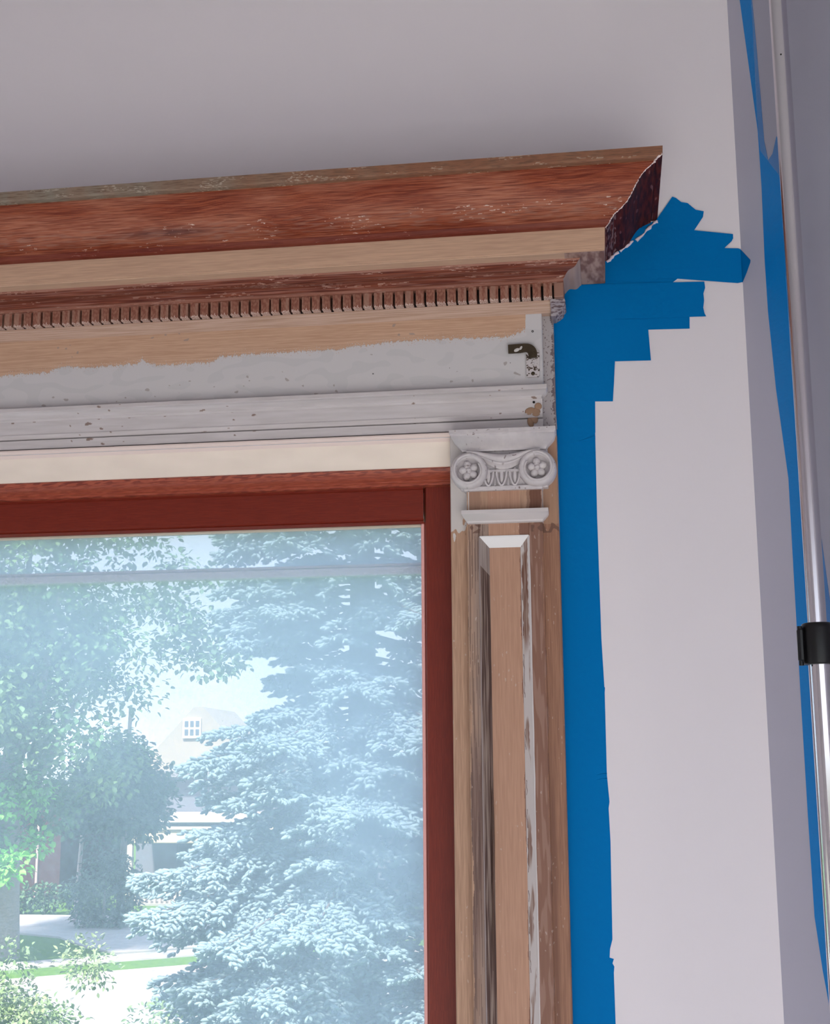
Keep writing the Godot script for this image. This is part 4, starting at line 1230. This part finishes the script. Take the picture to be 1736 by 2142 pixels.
	# low hedge along the back of the driveway
	a = Vector3(-13.2, gy, -28.9)
	clumps = []
	for k in 40:
		clumps.append([a + Vector3(rng.randf_range(-1.6, 1.5), rng.randf_range(0.15, 0.55), rng.randf_range(-0.2, 0.2)), 0.28, 45, Color(0.12, 0.22, 0.11)])
	leafy("low_hedge", "low green hedge along the back of the driveway", "hedge", a, [["stem", [Vector3(0, -0.05, 0), Vector3(0, 0.5, 0)], [0.05, 0.02]]], clumps, leaf_mesh(0.1, 0.07), bark)
	# shrub just below the window
	a = Vector3(-3.5, gy, -6.1)
	clumps = []
	for k in 95:
		var v := rand_dir() * pow(rng.randf(), 0.5)
		clumps.append([a + Vector3(0.12, 1.38, 0) + Vector3(v.x * 0.95, v.y * 0.85, v.z * 0.5), 0.17, 210, Color(0.24, 0.38, 0.15).lerp(Color(0.36, 0.46, 0.24), rng.randf())])
	var stems := []
	for k in 7:
		var w := TAU * k / 7
		stems.append(["stem", [Vector3(0, -0.05, 0), Vector3(cos(w) * 0.25, 0.9, sin(w) * 0.2), Vector3(cos(w) * 0.4, 1.75, sin(w) * 0.3)], [0.016, 0.011, 0.004]])
	leafy("garden_shrub", "yellow-green leafy shrub at the bottom left corner of the window", "shrub", a, stems, clumps, leaf_mesh(0.034, 0.019), bark)
	houses(gy)


func houses(gy: float) -> void:
	var cream := mat(Color(0.78, 0.74, 0.69), 0.8)
	var h := thing("porch_house", "cream house with a gable and a railed front porch behind the spruce", "house", Vector3(-9.6, gy, -33))
	var org := Vector3(-9.6, gy, -33)
	var b := MB.new()
	b.box(Vector3(-2.9, 0, -7), Vector3(6, 3.2, 0))
	part("wall", b.mesh(), mat(Color(0.42, 0.42, 0.46), 0.9), h, "grey porch wall")
	b = MB.new()
	b.slab(PackedVector2Array([Vector2(-2.6, 3.2), Vector2(0.5, 3.2), Vector2(0.15, 3.6), Vector2(-1.15, 4.95), Vector2(-1.4, 4.95), Vector2(-2.6, 3.65)]), Transform3D.IDENTITY, -3.0, 0.05)
	part("gable", b.mesh(), mat(Color(0.66, 0.61, 0.55), 0.8), h, "cream gable end")
	var win := part("gable_window", boxes([[Vector3(-1.68, 4.12, 0.04), Vector3(-1.18, 4.66, 0.12)]], 0.01), mat(Color(0.9, 0.88, 0.85), 0.6), h)
	for i in 3:
		for j in 2:
			part("pane", boxes([[Vector3(-1.62 + 0.15 * i, 4.20 + 0.22 * j, 0.10), Vector3(-1.52 + 0.15 * i, 4.36 + 0.22 * j, 0.13)]]), mat(Color(0.35, 0.38, 0.42), 0.2), win)
	part("roof", boxes([[Vector3(-3.4, 3.1, -6), Vector3(6, 3.3, 0.4)]], 0.02), mat(Color(0.55, 0.53, 0.54), 0.9), h)
	# porch
	part("porch_roof", boxes([[Vector3(-2.55, 2.0, 0), Vector3(2.5, 2.22, 1.9)]], 0.02), mat(Color(0.82, 0.78, 0.78), 0.7), h)
	part("porch_beam", boxes([[Vector3(-2.45, 1.50, 1.55), Vector3(2.4, 1.82, 1.75)]], 0.02), mat(Color(0.85, 0.78, 0.66), 0.7), h, "cream porch beam")
	part("porch_beam_cap", boxes([[Vector3(-2.5, 1.82, 1.5), Vector3(2.45, 1.92, 1.82)]], 0.02), cream, h)
	part("porch_deck", boxes([[Vector3(-2.5, -0.02, 0), Vector3(2.4, 0.05, 1.8)]]), mat(Color(0.6, 0.58, 0.56), 0.8), h)
	for x in [-2.45, -0.6, 1.3]:
		part("post", boxes([[Vector3(x - 0.07, 0, 1.58), Vector3(x + 0.07, 1.5, 1.72)]], 0.01), cream, h)
	part("handrail", boxes([[Vector3(-2.4, 0.50, 1.6), Vector3(1.3, 0.58, 1.7)]], 0.01), cream, h)
	for k in 28:
		part("baluster", boxes([[Vector3(-2.32 + 0.13 * k, 0.02, 1.62), Vector3(-2.265 + 0.13 * k, 0.52, 1.68)]]), cream, h)
	part("door", boxes([[Vector3(-1.75, 0.05, 0.0), Vector3(-0.85, 1.5, 0.06)]], 0.01), mat(Color(0.25, 0.26, 0.30), 0.5), h)
	# red-brown building on the left
	h = thing("brick_garage", "red-brown building behind the young tree and driveway", "building", Vector3(-15.5, gy, -31.5))
	part("wall", boxes([[Vector3(-4, 0, -5), Vector3(1.55, 2.6, 0)]]), noisy(Color(0.25, 0.14, 0.14), Color(0.31, 0.18, 0.17), 0.8, 0.08, 6), h)
	part("roof", boxes([[Vector3(-4.2, 2.6, -5.2), Vector3(1.75, 2.85, 0.25)]], 0.03), mat(Color(0.38, 0.37, 0.38), 0.9), h)
	for x in [-0.2, 0.95]:
		part("downpipe", boxes([[Vector3(x - 0.03, 0.1, 0.0), Vector3(x + 0.03, 2.6, 0.07)]], 0.005), mat(Color(0.7, 0.6, 0.6), 0.6), h)


func shoot_mesh() -> ArrayMesh:
	# a spruce shoot along +z: a spindle with ranks of short needles
	var b := MB.new()
	var prof := []
	for r in [[0.0, 0.003], [0.010, 0.010], [0.035, 0.0135], [0.06, 0.0125], [0.076, 0.001]]: prof.append([r[1], r[0]])
	b.lathe(Vector3.ZERO, Vector3(0, 0, 1), prof, 6)
	var r2 := RandomNumberGenerator.new()
	r2.seed = 5
	for k in 30:
		var z := 0.004 + 0.068 * k / 30.0
		var w := k * 2.4
		var o := Vector3(cos(w), sin(w), 0)
		var side := Vector3(-sin(w), cos(w), 0) * 0.0022
		var p := Vector3(0, 0, z) + o * 0.006
		var tip := Vector3(0, 0, z + 0.009) + o * (0.0165 + 0.003 * r2.randf())
		b.tri(p - side, p + side, tip, o)
	return b.mesh()


func spruce(at: Vector3) -> void:
	rng.seed = 21
	var t := thing("blue_spruce", "tall silvery blue spruce filling the right half of the window", "tree", at)
	var bark := noisy(Color(0.34, 0.29, 0.28), Color(0.46, 0.40, 0.38), 0.4, 0.1, 7)
	var b := MB.new()
	b.tube([Vector3(0, -0.05, 0), Vector3(0, 2.5, 0), Vector3(0, 6, 0), Vector3(0, 11, 0)], [0.17, 0.13, 0.09, 0.01], 12)
	part("trunk", b.mesh(), bark, t)
	var xf := []
	var cols := []
	var add := func(p: Vector3, dir: Vector3, s: float, lit: float) -> void:
		var z := dir.normalized()
		var x := Vector3.UP.cross(z).normalized()
		xf.append(Transform3D(Basis(x * s, z.cross(x) * s, z * s), p))
		var k := rng.randf_range(0.8, 1.15) * lit
		cols.append(Color(0.26 * k, 0.35 * k, 0.38 * k * rng.randf_range(0.95, 1.05)))
	var n_b := 0
	var y := 0.9
	var turn := 0.0
	while y < 8.0 and n_b < 280:
		var rad := 2.30 * (1.0 - (y - 0.4) / 10.2)
		turn += 2.39996
		y += 0.014 + rng.randf() * 0.010 + (0.02 if y > 5.8 else 0.0)
		var ang := turn + rng.randf_range(-0.25, 0.25)
		var dir := Vector3(cos(ang), 0, sin(ang))
		if dir.z < -0.6: continue
		var clump := smoothstep(-0.35, 0.35, n2(ang * 0.8 + 3.0, y * 0.9))
		var L := rad * lerpf(0.70, 1.04, clump) * rng.randf_range(0.93, 1.05)
		if dir.x < -0.25:
			# gaps and long sprays on the side towards the porch house
			var reach := [[0.0, 0.85], [1.4, 0.80], [2.0, 0.78], [2.7, 1.06], [3.05, 0.72], [3.4, 0.80], [3.7, 0.95], [3.95, 0.50], [4.3, 0.52], [4.5, 0.85], [5.5, 1.0], [9.0, 0.95]]
			for q in reach.size() - 1:
				if y >= reach[q][0] and y < reach[q + 1][0]:
					L = rad * lerpf(reach[q][1], reach[q + 1][1], (y - reach[q][0]) / (reach[q + 1][0] - reach[q][0])) * rng.randf_range(0.95, 1.03)
		var side := Vector3(-dir.z, 0, dir.x)
		var lift := rng.randf_range(0.0, 0.16)
		var at_t := func(f: float) -> Vector3:
			return Vector3(0, y, 0) + dir * L * f + Vector3.UP * L * (lift * f - 0.62 * f * f + 0.36 * f * f * f)
		b = MB.new()
		var pts := []
		for k in 7: pts.append(at_t.call(k / 6.0))
		b.tube(pts, [0.022, 0.018, 0.015, 0.012, 0.009, 0.006, 0.003], 5)
		part("bough", b.mesh(), bark, t)
		n_b += 1
		var steps := int(L / 0.058)
		for k in range(int(steps * 0.28), steps + 1):
			var f := float(k) / steps
			var p: Vector3 = at_t.call(f)
			var fw: Vector3 = (at_t.call(minf(f + 0.05, 1.05)) - at_t.call(f - 0.05)).normalized()
			for s in [-1.0, 1.0]:
				var ll: float = (0.05 + 0.36 * pow(1.0 - f, 0.7) * smoothstep(0.0, 0.45, f)) * L * rng.randf_range(0.7, 1.15) + 0.04
				var ld: Vector3 = (fw * 0.85 + side * s * 0.75 + Vector3.UP * rng.randf_range(-0.30, 0.12)).normalized()
				var m := int(ll / 0.042) + 1
				for q in m:
					var g := (q + 1.0) / m
					var bp: Vector3 = p + ld * ll * g + Vector3.DOWN * 0.18 * ll * g * g
					var across: Vector3 = ld.cross(Vector3.UP).normalized()
					if q == m - 1:
						add.call(bp, ld + Vector3.UP * rng.randf_range(-0.1, 0.2), rng.randf_range(0.9, 1.2), 1.0)
					for e in [-1.0, 1.0]:
						if rng.randf() < 0.8:
							add.call(bp, ld * 0.6 + across * e * rng.randf_range(0.4, 0.9) + Vector3.UP * rng.randf_range(-0.5, 0.45), rng.randf_range(0.7, 1.05), 1.0)
			add.call(p, fw * 0.7 + Vector3.UP * rng.randf_range(-0.4, 0.6) + side * rng.randf_range(-0.7, 0.7), rng.randf_range(0.8, 1.1), 1.0)
		add.call(at_t.call(1.0), at_t.call(1.0) - at_t.call(0.92), 1.2, 1.0)
	var m := mat(Color.WHITE, 0.7, 0, 0.25)
	m.vertex_color_use_as_albedo = true
	m.cull_mode = BaseMaterial3D.CULL_DISABLED
	multi("needle_shoots", shoot_mesh(), xf, cols, m, t, "silvery blue needle shoots")
